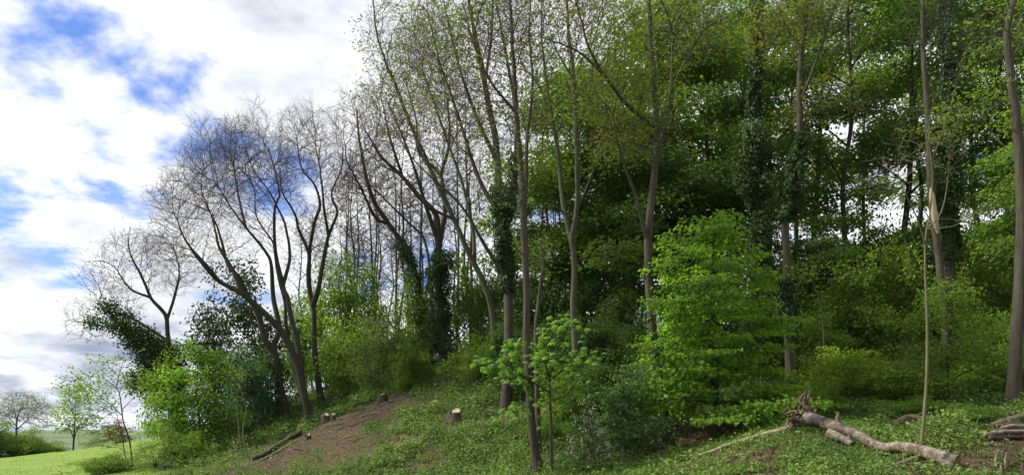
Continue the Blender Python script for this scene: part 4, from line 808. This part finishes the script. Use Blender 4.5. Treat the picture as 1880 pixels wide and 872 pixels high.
def lying(name, label, cat, pts, r0, r1, mat, group=None, seed=0, side=(), endm=None):
    Q = resample(limb_path(pts), .12); q = np.random.default_rng(seed); Q[1:-1] += q.normal(0, r0 * .25, Q[1:-1].shape); b = Q[0].copy(); root = thing(name, label, cat, b, group)
    mb = MB(); tube(mb, Q, np.linspace(r0, r1, len(Q)), 8, 0, .12, seed, capmat=1 if endm else None); mb.build('body', [mat] + ([endm] if endm else []), root, b)
    for (f, dx, dy, dz, rr) in side:
        p = Q[int(f * (len(Q) - 1))]; d = np.array((dx, dy, dz)); mb = MB(); S = resample([p, p + d * .5 + q.normal(0, .03, 3), p + d], .1); tube(mb, S, np.linspace(rr, rr * .4, len(S)), 6, 0, .1, seed + 2); mb.build('side_branch', [mat], root, b)
    return root
B_DEAD = bark_mat('dead_branch', (.13, .095, .07), (.30, .245, .19), None, 0, .2, 12, .4); B_DEADK = bark_mat('dead_branch_dark', (.05, .038, .028), (.13, .10, .075), (.06, .07, .03), .4, .2, 12, .4)
lying('fallen_branch','long thin pale branch lying across the soil left of the log roots','branch',[(1272,23.2,.08),(1320,22.9,.12),(1380,22.5,.12),(1420,22.2,.10),(1452,21.9,.14)],.055,.085,B_DEAD,None,1,((.97,.5,-.3,.62,.05),(.35,-.3,-.9,-.12,.035)))
lying('fallen_log','dark rotting log half hidden at the bottom left foot of the bank','log',[(292,34.6,.05),(320,35.2,.14),(345,35.8,.2),(370,36.6,.2)],.10,.17,B_DEADK,None,2)
lying('fallen_log','slim cut log lying up the slope left of the bare soil','log',[(462,34.2,.08),(490,35.0,.1),(520,36.6,.1),(552,38.4,.16)],.08,.12,B_DEADK,None,3,(),WOOD_CUT)
lying('fallen_branch','thin branch lying beside the slim cut log on the slope','branch',[(478,33.8,.05),(510,35.0,.06),(545,36.6,.06)],.045,.03,B_DEAD,None,4)
lying('fallen_log','dark branch log on the bank behind the stacked wood at the right edge','log',[(1820,21.3,.10),(1850,21.4,.16),(1890,21.6,.3)],.10,.13,B_DEADK,None,5)
for i, (a, b_, h, r) in enumerate([(1814,1892,.08,.07),(1818,1890,.07,.075),(1824,1895,.21,.06),(1818,1884,.22,.05),(1830,1880,.32,.04),(1838,1898,.31,.05)]):
    yy = 19.9 + .16 * ((i * 2) % 3); lying('stacked_log', ('thick bottom log of the low wood stack at the right edge', 'rear bottom log of the low wood stack at the right edge', 'dark second-row log of the low wood stack at the right edge', 'pale second-row log of the low wood stack at the right edge', 'thinnest stick lying on top of the wood stack at the right edge', 'pale log jutting right on top of the wood stack')[i], 'log',
        [(a, yy, h), ((a + b_) / 2, yy + .05, h + .02), (b_, yy + .1, h)], r, r * .85, (B_DEADK, B_DEAD)[i % 2], 'wood stack at the right edge', 20 + i, (), WOOD_ROT)
lying('fallen_branch','reddish rotten branch heap lying behind the greenish pole','branch',[(1640,23.6,.10),(1670,23.8,.2),(1700,23.5,.16),(1725,23.2,.08)],.12,.08,WOOD_ROT,None,7,((.3,-.6,-.2,.25,.05),(.6,.5,.1,.3,.05),(.5,.2,-.5,-.05,.04)))
lying('fallen_branch','curved pale stick just left of the foot of the greenish pole','branch',[(1664,22.3,.22),(1680,21.9,.12),(1692,21.6,.06)],.03,.025,B_DEAD,None,8)
lying('fallen_branch','brown branches lying at the foot of the dark forked trunk','branch',[(1185,25.4,.08),(1215,25.7,.14),(1245,26.2,.1)],.07,.05,B_DEADK,None,9,((.5,.3,.1,.45,.03),(.3,-.5,-.3,.1,.03)))
lying('fallen_branch','dark branches on the slope behind the nearest trunk','branch',[(935,30.4,.2),(960,30.2,.28),(982,30.4,.2)],.06,.05,B_DEADK,None,10,((.4,-.4,-.1,.3,.03),(.7,.2,-.2,-.2,.03)))
# splintered little stump, bottom right
def splinters():
    x = PX(1838, 860, 18.6)[0]; b = np.array((x, 18.6, gz(x, 18.6))); q = np.random.default_rng(3); root = thing('splintered_stump', 'small splintered stump with pale upright shards in the bottom right corner', 'stump', b)
    for i in range(12):
        a = q.uniform(0, 6.28); p = np.array((math.cos(a), math.sin(a), 0)) * q.uniform(.02, .14); h = q.uniform(.15, .5); mb = MB()
        tube(mb, [p * 1.3 - (0, 0, .1), p + (0, 0, h * .5), p * q.uniform(.2, 1.6) + (0, 0, h)], np.array((.04, .03, .006)), 5, 0, .2, i); mb.build('shard', [B_DEAD], root)
splinters()
# small dead sticks
q = np.random.default_rng(44)
spots = [(1490,19.6),(1530,19.4),(1575,19.2),(1600,18.9),(1640,19.0),(1350,20.5),(1310,21.6),(1440,20.0),(1720,20.6),(1760,21),(1800,20.4),(900,33),(880,32),(905,34.5),(940,33.5),(640,37),(660,38.5),(620,37.5),(680,39.5),(590,36),(700,40),(670,36),(630,35),(600,39),(560,36),(540,35),(720,38),(650,34),(1230,24.8),(1260,25),(1560,22),(1500,22.4),(420,37),(480,36),(720,42.5),(690,42)]
for i, ((px, Y), lab) in enumerate(zip(spots, between([t[0] + .01 * k for k, t in enumerate(spots)], 'dead stick'))):
    l = q.uniform(.5, 1.5) / Y * F_PX; a = q.uniform(-1, 1); lying('dead_stick', lab, 'stick', [(px, Y, .05), (px + l * .5, Y + a * .4, .09), (px + l, Y + a * .9, .05)], q.uniform(.02, .045), .014, (B_DEAD, B_DEADK)[i % 2], 'dead sticks scattered on the bank', 100 + i)
# two thin stems at the bank foot
for i, (p, lab) in enumerate((([(458,864,0),(452,830,0),(446,790,0),(452,750,0),(443,720,0),(438,700,0)], 'right-hand of two thin bare stems standing at the foot of the bank'), ([(449,856,.5),(443,820,.5),(438,780,.5),(436,740,.5),(440,712,.5)], 'left-hand of two thin bare stems standing at the foot of the bank'))):
    tree('thin_sapling', lab, 'sapling', 34.5, [(p, 4.2, 2)], [(p[-1][0], p[-1][1] - 5, 0, 18, 16, .5)], n=60, D=.2, dk=.3, tip=.005, twigs=(1, .2), seed=110 + i, bark=B_POLE, twig=B_TWIGP, leafm=L_MID, leaf=dict(where='tips', frac=.6, n=3, spread=.1, L=.1), flare=.2, wob=.01)
tree('thin_sapling', 'thin curved sapling stem right of the straight grey trunk', 'sapling', 30, [([(1517,708,0),(1514,640,0),(1510,570,0),(1500,530,0),(1490,500,0)], 5, 2)], [(1485,500,0,25,25,.6)], n=60, D=.2, dk=.3, tip=.005, twigs=(1,.2), seed=115, bark=B_GREY, twig=B_GREY, leafm=L_BRIGHT, leaf=dict(where='tips', n=4, spread=.12, L=.1), flare=.2)

# ------------------------------------------------------------------ ground cover and grass
PROPS = np.vstack([resample(limb_path(t), .25)[:, :2] for t in ([(1272,23.2,0),(1320,22.9,0),(1380,22.5,0),(1452,21.9,0)], [(1478,21.7,0),(1575,20.7,0),(1655,19.8,0),(1756,18.75,0)], [(1470,21.2,0),(1570,20.2,0),(1650,19.4,0),(1740,18.4,0)], [(1812,19.6,0),(1850,19.6,0),(1895,19.7,0)], [(1815,20.1,0),(1890,20.2,0)], [(1820,21.3,0),(1890,21.6,0)], [(462,34.2,0),(520,36.6,0),(552,38.4,0)], [(478,33.8,0),(545,36.6,0)], [(835,34,0),(836,33.4,0)], [(1640,23.6,0),(1725,23.2,0)])])
def near_props(x, y):
    return np.linalg.norm(np.stack((x, y), -1)[:, None] - PROPS[None], axis=-1).min(1)
def cover():
    q = np.random.default_rng(99); mb = MB(); N = 52000
    Y = q.uniform(1 / 62. ** .6, 1 / 16.5 ** .6, N) ** (-1 / .6); px = q.uniform(-40, 1960, N); x = (px - 940) / F_PX * Y
    s = soil_mask(x, Y); wd = wood_mask(x, Y); dn = .80 + .3 * vnoise(np.stack((x, Y), -1) * .9, 13)
    k = (q.uniform(0, 1, N) < (1 - .93 * s) * dn) & (wd > .5); x, Y = x[k], Y[k]; c = np.stack((x, Y, ground(x, Y)), -1); n = len(c)
    m = 9; lump = np.clip(.45 + .75 * vnoise(c[:, :2] * 1.5, 14) + .45 * vnoise(c[:, :2] * .5 + 9, 17), 0, 1.3); tall = .06 + .50 * lump ** 1.8 * q.uniform(.6, 1.2, n); tall = tall * np.where(near_props(c[:, 0], c[:, 1]) < .55, .3, 1); C = np.repeat(c, m, 0); K = len(C)
    off = q.normal(0, 1, (K, 3)) * np.array((.15, .15, 0)); off[:, 2] = np.repeat(tall, m) * q.uniform(.1, 1.0, K) ** .6
    deep = np.clip((np.repeat(c[:, 1], m) - 33) / 8, 0, 1) * np.clip((C[:, 0] + 6) / 6, 0, 1)
    rn = np.clip(.5 + .55 * np.repeat(vnoise(c[:, :2] * .45, 15), m) + q.normal(0, .2, K), 0, 1)
    sz = np.where(q.uniform(0, 1, K) < .75, q.uniform(.05, .10, K), q.uniform(.10, .17, K)) * (1 + .3 * np.repeat(np.clip((c[:, 1] - 30) / 25, 0, 1), m)); ivy = q.uniform(0, 1, K) < np.maximum(deep * .8, np.repeat(.6 * (vnoise(c[:, :2] * .7, 33) > .25), m))
    nor = np.array((0, -.15, 1.)) + q.normal(0, .7, (K, 3)); d = q.normal(0, 1, (K, 3)) * np.array((1, 1, .4)) + off * 2
    P = C + off
    for sel, mt in ((~ivy, 0), (ivy, 1)): leaves(mb, P[sel], nor[sel], d[sel], sz[sel], sz[sel] * .62, rn[sel], mt)
    M = 1200; Ym = q.uniform(1 / 55. ** .8, 1 / 17. ** .8, M) ** (-1 / .8); xm = (q.uniform(-20, 1900, M) - 940) / F_PX * Ym
    Y2 = q.uniform(27, 46, 950); Ym = np.append(Ym, Y2); xm = np.append(xm, (q.uniform(480, 1060, 950) - 940) / F_PX * Y2)
    ok = (near_props(xm, Ym) > .9) & (wood_mask(xm, Ym) > .6) & (soil_mask(xm, Ym) < .25); xm, Ym = xm[ok], Ym[ok]; M = len(xm); zm = ground(xm, Ym); per = 65
    bigm = np.clip((Ym - 26) / 10, 0, 1); R = q.uniform(.18, .5, M) * (1 + .5 * bigm); hgt = R * q.uniform(.7, 1.4, M); d3 = nrm(q.normal(0, 1, (M * per, 3))); d3[:, 2] = np.abs(d3[:, 2]); rr = q.uniform(.45, 1.15, (M * per, 1))
    sc3 = np.repeat(np.stack((R, R, hgt), -1), per, 0); Pm = np.repeat(np.stack((xm, Ym, zm), -1), per, 0) + d3 * sc3 * rr
    sz = np.repeat(q.uniform(.06, .13, M) * (1 + .5 * bigm), per) * q.uniform(.6, 1.3, M * per); tone = np.repeat(q.uniform(.1, .95, M), per)
    leaves(mb, Pm, d3 + np.array((0, 0, .9)) + q.normal(0, .4, d3.shape), d3 * np.array((1, 1, -.4)) + q.normal(0, .4, d3.shape), sz, sz * .6, np.clip(tone + q.normal(0, .15, M * per), 0, 1), 0)
    lb = MB(); N = 60000; Yl = q.uniform(1 / 48. ** .8, 1 / 17. ** .8, N) ** (-1 / .8); xl = (q.uniform(0, 1900, N) - 940) / F_PX * Yl; k = (q.uniform(0, 1, N) < .04 + .96 * soil_mask(xl, Yl)) & (wood_mask(xl, Yl) > .5); xl, Yl = xl[k], Yl[k]
    nl = len(xl); cl_ = np.stack((xl, Yl, ground(xl, Yl) + q.uniform(.01, .05, nl)), -1); leaves(lb, cl_, np.array((0, 0, 1.)) + q.normal(0, .5, (nl, 3)), q.normal(0, 1, (nl, 3)), q.uniform(.05, .2, nl), q.uniform(.02, .06, nl), q.uniform(0, 1, nl))
    tag(lb.build('leaf_litter', [leaf_mat('dead_leaf', (.035, .024, .016), (.085, .06, .042), (.20, .15, .105), .1, 1.0, .1)]), 'brown dead leaves and chips strewn over the bare soil', 'leaf litter', None, 'stuff')
    tag(mb.build('ground_cover', [L_GROUND, L_DEEP]), 'low nettles, ivy and herbs covering the wooded bank', 'ground cover', None, 'stuff')
    mb = MB(); N = 85000; Y = 1 / q.uniform(1 / 75., 1 / 17., N); px = q.uniform(-40, 1960, N); x = (px - 940) / F_PX * Y
    wd = wood_mask(x, Y); s = soil_mask(x, Y); dn = .5 + .5 * vnoise(np.stack((x, Y), -1) * 1.1 + 40, 16); left = np.clip((900 - px) / 500, .5, 1)
    k = q.uniform(0, 1, N) < np.where(wd > .5, dn * left * (1 - .85 * s) * np.clip((46 - Y) / 8, 0, 1), .75); x, Y, wd = x[k], Y[k], wd[k]; n = len(x)
    c = np.stack((x, Y, ground(x, Y) - .02), -1); h = np.where(wd > .5, q.uniform(.12, .42, n), q.uniform(.05, .12, n)); a = q.uniform(0, 6.28, n); w = np.stack((np.cos(a), np.sin(a), a * 0), -1) * np.where(wd > .5, .016, .03)[:, None]
    t = c + np.stack((q.normal(0, .35, n) * h, q.normal(0, .35, n) * h, h), -1)
    mb.add(np.stack((c - w, c + w, t), 1), np.arange(3 * n).reshape(-1, 3), 0, np.clip(.6 + .3 * vnoise(c[:, :2] * .3, 18) + q.normal(0, .2, n), 0, 1), False)
    tag(mb.build('grass', [leaf_mat('grass_blade', (.075, .13, .022), (.120, .185, .032), (.175, .23, .05), .3, 1.2, .2)]), 'grass blades on the field and the open bank', 'grass', None, 'stuff')
cover()
# ------------------------------------------------------------------ hazy air
def haze():
    mb = MB(); x0, x1, y0, y1, z0, z1 = -4300, 4300, -700, 7000, -45, 60
    v = [(x, y, z) for z in (z0, z1) for y in (y0, y1) for x in (x0, x1)]
    mb.add(v, [(0, 2, 3, 1), (4, 5, 7, 6), (0, 1, 5, 4), (2, 6, 7, 3), (0, 4, 6, 2), (1, 3, 7, 5)], smooth=False)
    m, t, out = mat_new('haze'); pv = t.nodes.new('ShaderNodeVolumePrincipled'); pv.inputs['Color'].default_value = (.80, .88, 1.0, 1); pv.inputs['Density'].default_value = 0.00005
    t.links.new(pv.outputs[0], out.inputs['Volume']); o = mb.build('haze', [m]); tag(o, 'thin bluish air over the far hills', 'haze', None, 'stuff')
haze()
print('done', round(time.time() - T0, 1), 'faces', sum(len(m.polygons) for m in bpy.data.meshes))
